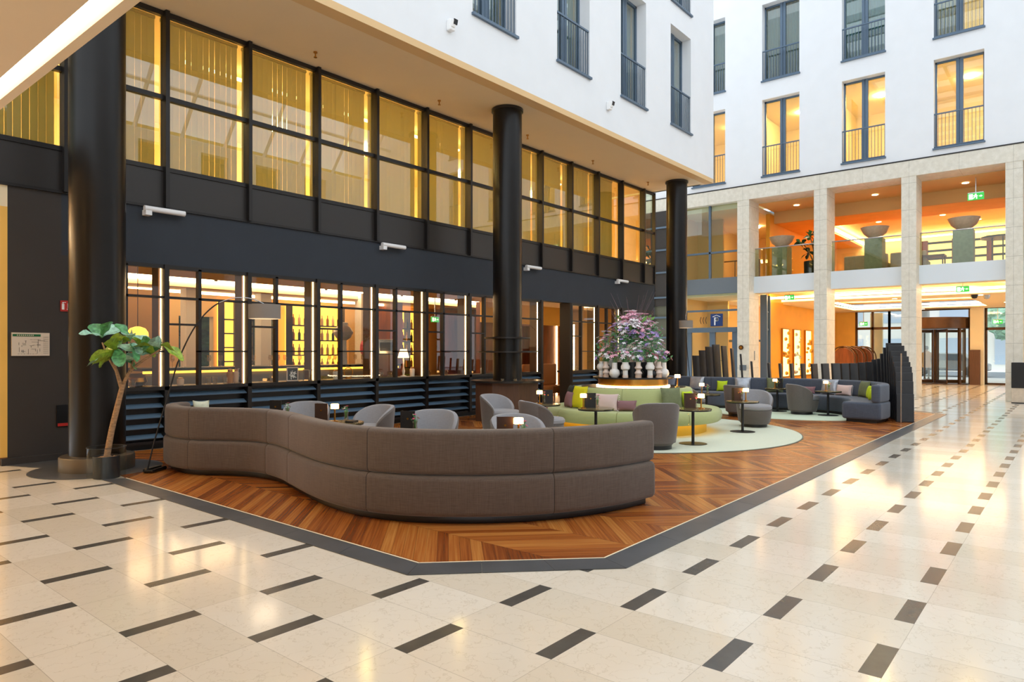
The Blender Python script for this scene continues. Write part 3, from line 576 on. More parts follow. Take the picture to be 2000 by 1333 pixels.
r_ = E('white_lantern', 'large white paper lantern shaped lamp inside the bar', 'lamp', (9.6, 13.0, 1.19)); bm = BM(); lathe(bm, [(0, 0), (.09, 0), (.07, .55), (.0, .55)], 20); fin('lamp_base', bm, 'white_ceramic', r_, smooth=True); bm = BM(); lathe(bm, [(.07, .55), (.17, .62), (.23, .74), (.17, .84), (.1, .9), (.1, .96), (0, .97)], 24); fin('lamp_shade', bm, 'white_ceramic', r_, smooth=True)
r_ = E('pendant_lamp', 'glowing yellow dome pendant lamp above the fig tree leaves', 'lamp', (4.95, 12.5, 1.75)); bm = BM(); lathe(bm, [(.17, 0), (.165, .07), (.12, .14), (.04, .17), (.0, .175)], 24); fin('lamp_shade', bm, 'amber_glow', r_, smooth=True); bm = BM(); bmesh.ops.create_uvsphere(bm, u_segments=16, v_segments=10, radius=.085, matrix=Matrix.Translation((0, 0, .02))); fin('bulb', bm, 'yellow_lamp', r_, smooth=True); bm = BM(); tube(bm, [(0, 0, .17), (0, 0, 1.3)], .006, 6); fin('cord', bm, 'black_plastic', r_)
r_ = E('ornament_ring', 'round wire ring ornament on the fourth bay sill', 'ornament', sill(8.25)); bm = BM(); tube(bm, [(.1 * math.cos(a), 0, .12 + .1 * math.sin(a)) for a in [2 * PI * j / 24 for j in range(25)]], .008, 8); box(bm, -.05, .05, -.03, .03, 0, .02); fin('ring', bm, 'brass', r_, smooth=True)
r_ = E('round_mirror', 'small round table mirror on the sill left of the middle column', 'mirror', sill(11.55)); bm = BM(); tube(bm, [(.11 * math.cos(a), 0, .17 + .11 * math.sin(a)) for a in [2 * PI * j / 24 for j in range(25)]], .009, 8); cyl(bm, 0, 0, 0, .06, .03, 12); fin('mirror_frame', bm, 'brass', r_, smooth=True)
r_ = E('coffee_machine', 'chrome and dark coffee machine on a stand in the fifth bay', 'coffee machine', (9.55, YF + .75, 0)); bm = BM(); box(bm, -.3, .3, -.2, .2, 0, 1.42); fin('cabinet', bm, 'brown_jamb', r_); bm = BM(); box(bm, -.22, .22, -.18, .18, 1.42, 1.75); fin('machine_body', bm, 'steel', r_, bevel=.03); bm = BM(); box(bm, -.17, .17, -.19, -.17, 1.5, 1.68); fin('front_panel', bm, 'black_plastic', r_)
# glassware row on the bar counter
bm = BM(); lathe(bm, [(0, 0), (.035, .004), (.006, .02), (.006, .1), (.035, .13), (.04, .18), (.03, .23), (.027, .23), (.036, .18), (.03, .135), (0, .115)], 14); g1 = fin('wine_glass', bm, 'tumbler', smooth=True)
for j in range(22):
    o = g1 if j == 0 else g1.copy()
    if j: COL.objects.link(o)
    o.location = (5.5 + .24 * j + R.uniform(-.05, .05), 12.85 + .1 * (j % 3), 1.19); tag(o, 'clear stemmed wine glass on the bar counter, %s in the row from the left' % ORD[j], 'glass', 'wine glasses on the bar counter')
r_ = E('flower_ball', 'round pink flower arrangement in a brown bowl inside the bar', 'flowers', (10.7, 13.4, 1.19)); bm = BM(); lathe(bm, [(0, 0), (.1, 0), (.2, .2), (0, .2)], 20); fin('bowl', bm, 'brown_jamb', r_, smooth=True); bm = BM(); bmesh.ops.create_icosphere(bm, subdivisions=3, radius=.26, matrix=Matrix.Translation((0, 0, .38)))
for v in bm.verts: v.co *= 1 + R.uniform(-.05, .05)
fin('blossoms', bm, 'petal_rose', r_)
# running man exit sign builder
def exit_sign(name_lab, loc, rz, s=1.0, rod=.35):
    r_ = E('exit_sign', name_lab, 'sign', loc, rz); bm = BM(); box(bm, -.2 * s, .2 * s, 0, .03, -.1 * s, .1 * s); fin('sign_panel', bm, 'exit_green', r_)
    bm = BM(); q = lambda *a: box(bm, a[0] * s, a[1] * s, -.006, 0.001, a[2] * s, a[3] * s)
    q(-.17, -.07, -.075, .075); q(-.02, .02, .045, .075); q(-.035, .025, -.01, .04); q(-.07, -.03, .02, .035); q(.02, .055, .005, .02); q(-.05, -.02, -.045, -.01); q(.01, .035, -.07, -.01); q(-.085, -.045, -.06, -.045); q(.08, .16, -.008, .01); q(.12, .135, .01, .03); q(.12, .135, -.028, -.008)
    fin('running_figure', bm, 'exit_white', r_); bm = BM(); box(bm, -.19 * s, .19 * s, -.01, .04, .1 * s, .12 * s); box(bm, -.01, .01, .01, .03, .12 * s, rod); fin('mount', bm, 'steel', r_); return r_
exit_sign('glowing green exit sign deep inside the bar room', (12.9, 13.4, 2.35), 0, .7, .61)
# opening right of the middle column: tan seats
for i_, x in enumerate((15.55, 16.35)):
    r_ = E('lounge_seat', 'tan leather high backed seat inside the open doorway, ' + ['left one', 'right one'][i_], 'chair', (x - .12, 11.9, 0), -.15); bm = BM(); box(bm, -.33, .33, -.3, .28, .28, .5); fin('seat', bm, 'tan_leather', r_, bevel=.04); bm = BM(); box(bm, -.33, .33, .16, .3, .5, 1.12); fin('backrest', bm, 'tan_leather', r_, bevel=.04)
    for sx in (-.28, .28):
        for sy in (-.25, .22):
            bm = BM(); cyl(bm, sx, sy, 0.004, .28, .018, 10); fin('leg', bm, 'steel', r_)
# ================================================================= SOFAS
def sofa(lab, pts, side, cuts, mname, depth=.74, zt=.82, zs=.43):
    r_ = E('curved_sofa', lab, 'sofa', (0, 0, 0)); path, L = resample(catmull([(p[0], p[1], 0) for p in pts], 12), .07)
    r_.location = (path[0].x, path[0].y, 0); path = [p - Vector((path[0].x, path[0].y, 0)) for p in path]
    n = len(path) - 1
    bm = BM(); sweep(bm, path[1:-1], rprof(.07, depth - .07, .008, .08, .01, 2), side); fin('skirting', bm, 'black_plastic', r_, smooth=True)
    for a, b_ in zip(cuts, cuts[1:]):
        i0, i1 = int(round(a * n)), int(round(b_ * n)); seg = [p.copy() for p in path[i0:i1 + 1]]
        d0 = (seg[1] - seg[0]).normalized(); d1 = (seg[-1] - seg[-2]).normalized()
        seg[0] += d0 * .002; seg[-1] -= d1 * .002
        def rounded(nm_, o0, o1, z0, z1, r0):
            prof = rprof(o0, o1, z0, z1, r0, 4); bm = BM(); cy_, cz_ = (o0 + o1) / 2, (z0 + z1) / 2
            e0 = r0 if i0 == 0 else .008; e1 = r0 if i1 == n else .008
            stations = []                                         # (point, normal, inset)
            def nvec(i):
                d = seg[min(i + 1, len(seg) - 1)] - seg[max(i - 1, 0)]; d = Vector((d.x, d.y)).normalized(); return Vector((-d.y, d.x)) * side
            for t_ in (0, .3, .6, .85): a_ = PI / 2 * t_; stations.append((seg[0] + d0 * e0 * math.sin(a_) * 1.0, nvec(0), e0 * (1 - math.sin(a_) ** 1 if False else math.cos(a_)) ))
            stations = [(seg[0] + d0 * e0 * (1 - math.cos(PI / 2 * t_)), nvec(0), e0 * (1 - math.sin(PI / 2 * t_))) for t_ in (0, .25, .5, .75, 1)]
            for i in range(1, len(seg) - 1): stations.append((seg[i], nvec(i), 0))
            stations += [(seg[-1] - d1 * e1 * (1 - math.cos(PI / 2 * t_)), nvec(len(seg) - 1), e1 * (1 - math.sin(PI / 2 * t_))) for t_ in (1, .75, .5, .25, 0)]
            rings = []
            for p, nv, ins in stations:
                ring = []
                for o_, z_ in prof:
                    so = (o_ - cy_) * max(.05, 1 - ins / max(.01, (o1 - o0) / 2)) + cy_; sz = (z_ - cz_) * max(.05, 1 - ins / max(.01, (z1 - z0) / 2)) + cz_
                    ring.append(bm.verts.new((p.x + nv.x * so, p.y + nv.y * so, sz)))
                rings.append(ring)
            k_ = len(prof)
            for A, B in zip(rings, rings[1:]):
                for j in range(k_): bm.faces.new([A[j], A[(j + 1) % k_], B[(j + 1) % k_], B[j]])
            bm.faces.new(rings[0][::-1]); bm.faces.new(rings[-1]); return fin(nm_, bm, mname, r_, smooth=True)
        rounded('seat', -.015, depth, .075, zs, .05)
        rounded('backrest', 0.0, .17, zs + .002, zt, .045)
    return r_
front_pts = [(4.22, 9.30), (3.93, 9.08), (3.79, 8.62), (3.84, 8.15), (4.08, 7.75), (4.23, 7.35), (4.19, 6.85), (4.03, 6.3), (3.87, 5.7), (3.80, 5.15), (3.85, 4.7), (4.04, 4.28), (4.42, 3.82), (4.90, 3.48), (5.45, 3.27), (6.03, 3.18)]
sofa('long S-curved taupe woven sofa seen from behind in the foreground', front_pts, 1, [0, .135, .30, .385, .47, .73, .905, 1] if False else [0, .16, .31, .40, .62, .84, 1], 'taupe_weave')
rear_pts = [(15.55, 3.14), (16.25, 3.10), (16.95, 3.30), (17.62, 3.78), (18.02, 4.45), (18.2, 5.3), (18.12, 6.1), (17.88, 6.9), (17.75, 7.7), (17.85, 8.5), (18.1, 9.2)]
sofa('blue-grey curved sofa facing the camera behind the small tables', rear_pts, 1, [0, .2, .4, .6, .8, 1], 'slate_weave', zt=.80)
# ================================================================= RUGS AND GREEN ROUND BENCH
GC = (11.55, 6.58)
rc = lambda rad: [(11.40 + rad * math.cos(2 * PI * j / 120), min(8.72, 6.58 + rad * math.sin(2 * PI * j / 120))) for j in range(120)]
bm = BM(); prism(bm, rc(3.03), .009, .02); r_ = fin('round_rug', bm, 'rug'); tag(r_, 'large pale green round rug under the green bench', 'rug'); bm = BM(); prism(bm, rc(3.05), .0085, .016); fin('rug_binding', bm, 'rug_edge', r_)
bm = BM(); prism(bm, [(min(18.0, 17.2 + 2.02 * math.cos(2 * PI * j / 96)), max(3.62, 5.25 + 2.02 * math.sin(2 * PI * j / 96))) for j in range(96)], .0085, .018); tag(fin('round_rug', bm, 'rug2'), 'pale green rug under the blue-grey sofa', 'rug')
r_ = E('round_bench', 'green upholstered round bench around the vase display', 'bench', (GC[0], GC[1], .02))
bm = BM(); lathe(bm, [(1.25, 0), (1.36, 0), (1.36, .2), (1.25, .2)], 72); fin('pedestal', bm, 'led_lit_gold', r_, smooth=True)
bm = BM(); lathe(bm, [(1.38, .195), (1.45, .195), (1.45, .205), (1.38, .205)], 72); fin('pedestal_light', bm, 'amber_glow', r_, smooth=True)
def arcs(nm_, prof, n_, off=0):
    for j in range(n_):
        a0 = off + 2 * PI * j / n_ + .002; a1 = off + 2 * PI * (j + 1) / n_ - .002; bm = BM(); lathe(bm, prof + [prof[0]], 14, a0=a0, a1=a1); fin(nm_, bm, 'green_weave', r_, smooth=True)
arcs('seat', [(1.0, .20), (1.58, .20), (1.62, .23), (1.64, .30), (1.63, .38), (1.59, .42), (1.50, .43), (1.0, .43)], 8, .35)
arcs('backrest', [(.98, .43), (1.17, .43), (1.14, .62), (1.10, .77), (1.07, .80), (1.0, .805), (.97, .78)], 6, .35)
r_ = E('vase_stand', 'dark round tiered stand with glowing base inside the green bench', 'display stand', (GC[0], GC[1], .02))
bm = BM(); lathe(bm, [(0, .78), (.98, .78), (.98, .81), (0, .81)], 64); fin('lower_shelf', bm, 'bronze_black', r_, smooth=True)
bm = BM(); lathe(bm, [(.68, .811), (.695, .811), (.695, .835), (.68, .835)], 64); fin('ring_light', bm, 'cove_strong', r_, smooth=True)
bm = BM(); lathe(bm, [(0, .81), (.66, .81), (.66, .96), (0, .96)], 64); fin('drum', bm, 'brass', r_, smooth=True)
bm = BM(); lathe(bm, [(0, .96), (.76, .96), (.76, .99), (0, .99)], 64); fin('upper_shelf', bm, 'bronze_black', r_, smooth=True)
bm = BM(); lathe(bm, [(0, .99), (.40, .99), (.40, 1.27), (0, 1.27)], 48); fin('middle_tier', bm, 'black_plastic', r_, smooth=True)
for i_, (a, r2) in enumerate(((-2.6, .62), (-2.2, .66), (-1.75, .64))):
    bm = BM(); lathe(bm, [(0, 0), (.03, 0), (.034, .05), (.028, .05), (.026, .01), (0, .01)], 14); o = fin('tealight', bm, 'tumbler', smooth=True); o.location = (11.35 + r2 * math.cos(a), 9.55 + r2 * math.sin(a), .871); tag(o, 'small glass tealight on the round counter at the middle column, %s' % ['left', 'centre', 'right'][i_], 'candle')
# vases and bouquets
VP = {'ball': [(0, 0), (.045, 0), (.045, .13), (.08, .16), (.092, .2), (.08, .245), (.045, .27), (.045, .31), (.035, .31), (.035, .27), (0, .2)],
      'bottle': [(0, 0), (.06, 0), (.1, .05), (.105, .09), (.09, .14), (.055, .17), (.05, .29), (.04, .29), (.04, .16), (0, .1)],
      'zigzag': [(0, 0), (.055, 0), (.05, .05), (.075, .09), (.045, .135), (.04, .15), (.075, .19), (.045, .235), (.045, .31), (.035, .31), (.03, .2), (0, .2)],
      'cup': [(0, 0), (.05, 0), (.05, .14), (.085, .17), (.088, .22), (.06, .27), (.06, .30), (.05, .30), (.05, .2), (0, .18)]}
def bouquet(r_, z0, h_, spread, mats, nf, seed, fs=.06, leafm='leaf', thin=False, flat=False, lf=1.6):
    rr = random.Random(seed); bs = {m_: BM() for m_ in mats}; bg_ = BM()
    for j in range(nf):
        a = rr.uniform(0, 2 * PI); rad = spread * math.sqrt(rr.random()); hz = z0 + h_ * (rr.uniform(.72, 1) if flat else rr.uniform(.35, 1)) * (1 - .25 * (rad / spread) ** 2)
        tip = Vector((rad * math.cos(a), rad * math.sin(a), hz)); mid = Vector((tip.x * .55, tip.y * .55, z0 + (hz - z0) * .55))
        tube(bg_, [(tip.x * .08, tip.y * .08, z0 - .06), mid, tip], .0028, 4)
        bmf = bs[mats[j % len(mats)]]; up = (tip - mid).normalized(); t1 = up.cross(Vector((1, .3, 0))).normalized(); t2 = up.cross(t1); n_ = 6; s_ = fs * rr.uniform(.75, 1.2)
        for q in range(n_):
            b_ = 2 * PI * q / n_ + a; d = t1 * math.cos(b_) + t2 * math.sin(b_); e = up.cross(d)
            p0 = tip; p1 = tip + d * s_ * .55 + e * s_ * .22 + up * s_ * .28; p2 = tip + d * s_ + up * s_ * .2; p3 = tip + d * s_ * .55 - e * s_ * .22 + up * s_ * .28
            v = [bmf.verts.new(p) for p in (p0, p1, p2, p3)]; bmf.faces.new(v)
    for j in range(int(nf * lf)):
        a = rr.uniform(0, 2 * PI); rad = spread * rr.uniform(.1, .9); hz = z0 + h_ * rr.uniform(.05, .85); c_ = Vector((rad * math.cos(a), rad * math.sin(a), hz)); l_ = fs * rr.uniform(.7, 1.5)
        d = Vector((math.cos(a), math.sin(a), rr.uniform(.2, 1.3))).normalized() * l_; e = d.cross(Vector((rr.uniform(-1, 1), rr.uniform(-1, 1), .3))).normalized() * l_ * .22
        v = [bg_.verts.new(p) for p in (c_, c_ + d * .5 + e, c_ + d, c_ + d * .5 - e)]; bg_.faces.new(v)
    fin('foliage', bg_, leafm, r_)
    for m_, bmf in bs.items(): fin('blossoms', bmf, m_, r_)
def vase(x, y, z, kind, m_, lab, s=1.0):
    r_ = E('vase', lab, 'vase', (x, y, z)); bm = BM(); lathe(bm, [(a * s, b_ * s) for a, b_ in VP[kind]], 28); fin('vase_body', bm, m_, r_, smooth=True)
    bm = BM()
    for j in range(22):                                    # ribs / brush marks in low relief
        a = 2 * PI * j / 22; rr_ = VP[kind][1][0] * s + .0008; box(bm, rr_ * math.cos(a) - .002, rr_ * math.cos(a) + .002, rr_ * math.sin(a) - .002, rr_ * math.sin(a) + .002, .005, .05 * s)
    fin('ribs', bm, 'peach' if m_ != 'black_plastic' else m_, r_)
cam_ang = math.atan2(-GC[1], -GC[0])                       # side of the stand that faces the room entrance
row = [(-66, 'ball', 'white_ceramic'), (-50, 'zigzag', 'pink_ceramic'), (-31, 'bottle', 'white_ceramic'), (-12, 'cup', 'white_ceramic'), (9, 'zigzag', 'pink_ceramic'), (29, 'cup', 'white_ceramic'), (47, 'zigzag', 'pink_ceramic'), (62, 'bottle', 'white_ceramic')]
rowlab = ['white ball-on-stem vase, leftmost on the round stand', 'pinkish double-ridged vase, second from left on the stand', 'white round-bellied bottle vase, third from left on the stand', 'white cup-shaped ribbed vase, fourth from left on the stand', 'pinkish double-ridged vase at the middle front of the stand', 'white cup-shaped ribbed vase right of the middle of the stand', 'pinkish double-ridged vase, second from right on the stand', 'white round-bellied bottle vase, rightmost on the stand']
bq = [(['petal_purple', 'petal_white'], 10), (['petal_pink', 'petal_white'], 14), (['petal_pink', 'petal_rose'], 16), (['petal_pink', 'petal_white'], 16), (['petal_purple', 'petal_white'], 12), (['petal_pink', 'petal_rose', 'petal_white'], 18), (['petal_purple', 'petal_white'], 14), (['petal_purple', 'petal_pink'], 14)]
for i_, (dg, kd, m_) in enumerate(row):
    a = cam_ang + math.radians(dg); x, y = GC[0] + .64 * math.cos(a), GC[1] + .64 * math.sin(a)
    vase(x, y, 1.01, kd, m_, rowlab[i_], .95); r_ = E('bouquet', 'low %s bouquet on the round stand, %s' % (['purple and white', 'pink and white', 'pink and rose', 'pink lily', 'purple', 'bright pink', 'lilac', 'purple and pink'][i_], ['leftmost vase', 'second vase from left', 'third vase from left', 'fourth vase from left', 'fifth vase from left', 'sixth vase from left', 'second vase from right', 'rightmost vase'][i_]), 'flowers', (x, y, 1.01)); bouquet(r_, .28, .24, .14, bq[i_][0], bq[i_][1], 40 + i_, .055)
top = [(-58, .56, 'bottle', .62, .2, ['petal_pink', 'petal_white', 'petal_purple'], 40, 'behind the ball vase'), (40, .56, 'bottle', .62, .2, ['petal_white', 'petal_pink', 'petal_purple'], 40, 'behind the right ridged vase'), (-20, .52, 'bottle', .5, .18, ['petal_white', 'petal_purple'], 30, 'behind the bottle vase'), (14, .52, 'bottle', .5, .18, ['petal_pink', 'petal_white'], 30, 'behind the middle vase'), (-40, .34, 'zigzag', .42, .24, ['petal_pink', 'petal_white', 'petal_purple'], 34, 'left middle'), (-8, .34, 'cup', .44, .22, ['petal_white', 'petal_pink', 'petal_purple'], 30, 'centre left'), (24, .34, 'zigzag', .40, .22, ['petal_pink', 'petal_purple'], 30, 'centre right'), (60, .36, 'cup', .48, .24, ['petal_purple', 'petal_pink', 'petal_white'], 34, 'right middle'), (-78, .42, 'ball', .42, .26, ['petal_purple', 'petal_pink'], 30, 'far left'), (84, .42, 'ball', .34, .2, ['petal_purple', 'petal_white'], 24, 'far right')]
for i_, (dg, rad, kd, hh, sp, cc, n_, lab) in enumerate(top):
    a = cam_ang + math.radians(dg); x, y = GC[0] + rad * math.cos(a), GC[1] + rad * math.sin(a); zb = 1.29 if rad < .4 else 1.01; rad_ = rad
    vase(x, y, zb, kd, 'black_plastic' if i_ < 4 else ('pink_ceramic' if i_ % 2 else 'white_ceramic'), ('black vase on the flower stand ' if i_ < 4 else 'pale vase on the raised tier of the flower stand, ') + lab, .8 if i_ < 4 else 1.1); r_ = E('bouquet', 'tall loose purple and pink bouquet, ' + lab + ' of the flower tower', 'flowers', (x, y, zb)); bouquet(r_, .32, hh, sp, cc, n_, 70 + i_, .05)
for i_, (dx, dy, hh) in enumerate(((-.12, .05, .95), (.10, -.12, .98), (.02, .02, 1.04), (-.2, -.1, .88), (.2, .1, .9))):
    x, y = GC[0] + dx, GC[1] + dy; r_ = E('lily_bunch', ['topmost pink lily bunch leaning left', 'topmost pink lily bunch leaning right', 'topmost pink lily bunch in the centre', 'lower pink lily bunch, left front', 'lower pink lily bunch, right rear'][i_] + ' of the flower tower', 'flowers', (x, y, 1.29)); bm = BM(); lathe(bm, [(0, 0), (.06, 0), (.05, .25), (.075, .33), (.0, .33)], 20); fin('tall_vase', bm, 'white_ceramic', r_, smooth=True)
    bouquet(r_, .36, hh - .42, .22, ['petal_pink', 'petal_pink', 'petal_white'] if False else ['petal_pink', 'petal_white'], 34, 90 + i_, .11, 'stem', flat=True)
bm = BM(); rr = random.Random(5)
for j in range(26):
    a = rr.uniform(0, 2 * PI); x, y = GC[0] + .1 * math.cos(a), GC[1] + .1 * math.sin(a); l_ = rr.uniform(.9, 1.35); tube(bm, [(x, y, 1.3), (x + .08 * math.cos(a), y + .08 * math.sin(a), 1.3 + l_ * .6), (x + .34 * math.cos(a), y + .34 * math.sin(a), 1.3 + l_)], [.004, .003, .0015], 4)
tag(fin('twigs', bm, 'twig'), 'thin bare twigs rising out of the flower tower', 'twigs')
# ================================================================= TUB CHAIRS
def make_chair(lab):
    r_ = E('tub_chair', lab, 'armchair', (0, 0, 0)); bm = BM(); cyl(bm, 0, 0, 0, .06, .24, 40); fin('swivel_base', bm, 'black_plastic', r_, smooth=True)
    bm = BM(); lathe(bm, [(0, .06), (.255, .06), (.275, .08), (.315, .3), (.315, .33), (0, .33)], 48); q_ = [setattr(v.co, 'x', v.co.x * 1.1 + .035) for v in bm.verts]; fin('seat_body', bm, 'chair_weave_dark', r_, smooth=True)
    bm = BM(); lathe(bm, [(0, .335), (.29, .335), (.31, .36), (.31, .40), (.285, .43), (.2, .44), (0, .445)], 48); q_ = [setattr(v.co, 'x', v.co.x * 1.13 + .05) for v in bm.verts]; fin('seat_cushion', bm, 'chair_weave', r_, smooth=True)
    n = 44; A = math.radians(112); bo = BM(); rings = []
    for i in range(n + 1):
        a = -A + 2 * A * i / n; s_ = abs(a) / A; h_ = .40 + .31 * max(0, math.cos(min(1, s_ ** 1.5) * PI / 2)) ** .55 if s_ < 1 else .40
        e = max(0, 1 - ((s_ - .93) / .07) ** 2) ** .5 if s_ > .93 else 1
        ro = lambda z: .295 + .06 * min(1, max(0, (z - .06) / .5)); z0 = .10; th = .075 * (.35 + .65 * e)
        mid_r = lambda z: ro(z) - .0375
        prof = [(mid_r(z0) + th / 2, z0), (mid_r(.3) + th / 2, .3), (mid_r(h_) + th / 2, h_ - .03), (mid_r(h_) + th * .3, h_ - .006), (mid_r(h_), h_), (mid_r(h_) - th * .3, h_ - .006), (mid_r(h_) - th / 2, h_ - .03), (mid_r(.34) - th / 2, .34), (mid_r(z0) - th / 2, z0)]
        rings.append([bo.verts.new((-r2 * math.cos(a), r2 * math.sin(a), z_)) for r2, z_ in prof])
    for P_, Q_ in zip(rings, rings[1:]):
        for j in range(len(P_)):
            f = bo.faces.new([P_[j], P_[(j + 1) % len(P_)], Q_[(j + 1) % len(P_)], Q_[j]]); f.material_index = 0 if j < 3 else 1
    bo.faces.new(rings[0][::-1]); bo.faces.new(rings[-1]); fin('backrest', bo, ['chair_weave_dark', 'chair_weave'], r_, smooth=True); return r_
# rz = facing direction of the seat opening (local +x)
chs = [(9.42, 4.97, .8, 'grey tub chair seen from behind, overlapping the right end of the front sofa', .02),
       (13.39, 4.92, -2.55, 'grey tub chair facing the camera on the right edge of the round rug', .02),
       (16.75, 5.03, -.78, 'grey tub chair turned to the right before the blue-grey sofa', .018),
       (15.4, 6.0, -.4, 'grey tub chair half hidden behind the menu on the right table', .018),
       (14.33, 6.75, -.5, 'grey tub chair behind the right end of the green bench', .009),
       (9.32, 8.03, -1.5, 'grey tub chair open to the right before the dark bar counter', .009),
       (8.66, 6.60, -.56, 'grey tub chair turned away, left of the green bench', .009),
       (6.43, 5.22, -2.0, 'grey tub chair facing the camera behind the glowing lamp on the sofa table', .009),
       (6.18, 6.49, -2.5, 'grey tub chair low behind the middle of the front sofa', .009),
       (6.24, 7.82, 3.05, 'grey tub chair turned left, right of the lit table lamp', .009),
       (6.0, 9.05, -2.3, 'wide grey tub chair farthest left behind the front sofa', .009)]
ch0 = make_chair(chs[0][3])
for i_, (x, y, rz, lab, z_) in enumerate(chs):
    if i_ == 0: ch0.location = (x, y, z_); ch0.rotation_euler = (0, 0, rz); ch0['group'] = 'grey tub chairs'
    else: dup(ch0, (x, y, z_), rz, lab)
# ================================================================= SIDE TABLES AND WHAT STANDS ON THEM
def make_table(lab):
    r_ = E('side_table', lab, 'table'); bm = BM(); cyl(bm, 0, 0, .548, .562, .29, 48); fin('table_top', bm, 'table_top', r_, smooth=True); bm = BM(); cyl(bm, 0, 0, .53, .548, .285, 48); fin('table_rim', bm, 'black_plastic', r_, smooth=True)
    bm = BM(); cyl(bm, 0, 0, .012, .53, .024, 20); fin('stem', bm, 'black_plastic', r_, smooth=True); bm = BM(); lathe(bm, [(0, 0), (.22, 0), (.22, .006), (.03, .014), (0, .014)], 40); fin('foot', bm, 'black_plastic', r_, smooth=True); return r_
tabs = {'T1': (10.23, 4.74, .02, 'round side table right of the big tub chair, on the round rug'), 'T2': (12.34, 4.75, .02, 'round side table before the camera-facing tub chair on the rug'), 'T3': (17.12, 5.72, .018, 'round side table left of the farthest right tub chair'), 'T4': (16.75, 4.45, .018, 'round side table farthest right, before the sofa end'), 'T0': (9.30, 5.97, .02, 'round side table before the left half of the green bench'),
        'TA': (5.25, 8.55, .009, 'round side table behind the left part of the front sofa'), 'TB': (5.45, 7.42, .009, 'round side table behind the S-bend of the front sofa with lit lamp'), 'TC': (5.25, 5.95, .009, 'round side table behind the middle of the front sofa'), 'TD': (5.45, 4.5, .009, 'round side table behind the right part of the front sofa'), 'TE': (9.62, 7.25, .009, 'round side table between the two left tub chairs'), 'TG': (14.05, 6.2, .009, 'round side table behind the right side of the green bench')}
t0 = None
for key, (x, y, z_, lab) in tabs.items():
    if t0 is None: t0 = make_table(lab); t0.location = (x, y, z_); t0['group'] = 'round side tables'
    else: dup(t0, (x, y, z_), 0, lab)
rgt = Vector((math.sin(yaw), -math.cos(yaw), 0)); fwd = Vector((math.cos(yaw), math.sin(yaw), 0))
def on(key, r_, f_): x, y, z_, l_ = tabs[key]; p = Vector((x, y, z_ + .563)) + rgt * r_ + fwd * f_; return tuple(p)
def make_lamp(lab):
    r_ = E('table_lamp', lab, 'lamp'); bm = BM(); lathe(bm, [(0, 0), (.045, 0), (.045, .008), (.012, .014), (.011, .17), (0, .17)], 24); fin('lamp_base', bm, 'brass', r_, smooth=True)
    bm = BM(); lathe(bm, [(0, .17), (.052, .17), (.052, .225), (.046, .232), (0, .232)], 28); fin('lamp_shade', bm, 'candle', r_, smooth=True); return r_
def make_menu(lab, m_='menu_black'):
    r_ = E('menu_stand', lab, 'menu'); bm = BM(); box(bm, -.085, .085, -.006, .006, 0, .24); fin('front_cover', bm, m_, r_); bm = BM(); rbox(bm, 0, .045, .119, .17, .006, .24, tilt=-.28) if False else box(bm, -.085, -.079, 0, .09, .002, .238); fin('side_cover', bm, m_, r_)
    bm = BM(); lathe(bm, [(0, 0), (.012, 0), (.012, .002), (0, .002)], 16); o = fin('emblem', bm, 'brass', r_, loc=(.0, -.0065, .15)); o.rotation_euler = (PI / 2, 0, 0); return r_
def make_posy(lab):
    r_ = E('flower_glass', lab, 'flowers'); bm = BM(); lathe(bm, [(0, 0), (.028, 0), (.034, .03), (.024, .08), (.03, .13), (.027, .13), (.02, .08), (.028, .03), (0, .006)], 18); fin('glass_body', bm, 'tumbler', r_, smooth=True)
    bouquet(r_, .1, .11, .045, ['petal_rose', 'petal_white'], 7, 3, .022); return r_
mrot = yaw - PI / 2
l0 = make_lamp('small lit brass table lamp on the table right of the big tub chair'); l0.location = on('T1', .13, .0)
for key, r_v, f_v, lab in (('T2', .06, 0, 'small lit table lamp beside the dark menu before the camera-facing chair'), ('T3', -.06, 0, 'small lit table lamp before the olive cushion of the far sofa'), ('T4', -.05, 0, 'small lit table lamp on the farthest right table'), ('T0', -.2, 0, 'small lit table lamp before the yellow cushion'), ('TB', -.1, .05, 'small lit table lamp glowing behind the S-bend of the front sofa'), ('TD', .05, .05, 'small lit lamp with wide glow behind the right part of the front sofa'), ('TE', -.08, 0, 'small lit table lamp between the two left tub chairs'), ('TG', -.1, 0, 'small lit table lamp behind the right side of the green bench')): dup(l0, on(key, r_v, f_v), 0, lab)
dup(l0, (GC[0] + .86 * math.cos(cam_ang + 1.25), GC[1] + .86 * math.sin(cam_ang + 1.25), .832), 0, 'small lamp standing on the glowing ledge of the flower stand')
m0 = make_menu('brown glowing menu folder on the table right of the big tub chair', 'menu_brown'); m0.location = on('T1', -.03, .04); m0.rotation_euler = (0, 0, mrot)
for key, r_v, f_v, lab in (('T2', -.06, .05, 'dark menu folder with small emblem on the right rug table'), ('TB', -.27, .02, 'tall menu folder lit by the lamp behind the sofa bend'), ('TD', -.09, .08, 'menu folder behind the right part of the front sofa')): dup(m0, on(key, r_v, f_v), mrot + R.uniform(-.2, .2), lab)
m1 = make_menu('black menu folder before the green bench left half', 'menu_black'); m1.location = on('T0', -.08, .04); m1.rotation_euler = (0, 0, mrot + .1)
for key, r_v, f_v, lab in (('T3', .07, .05, 'thin black menu folder on the table left of the farthest tub chair'), ('TA', -.07, .03, 'black menu folder farthest left behind the front sofa'), ('TC', .03, .0, 'black menu folder behind the middle of the front sofa'), ('TE', .07, .03, 'grey-green menu folder between the two left tub chairs')): dup(m1, on(key, r_v, f_v), mrot + R.uniform(-.2, .2), lab)
p0 = make_posy('glass of small flowers beside the lamp on the big chair table'); p0.location = on('T1', .05, .06)
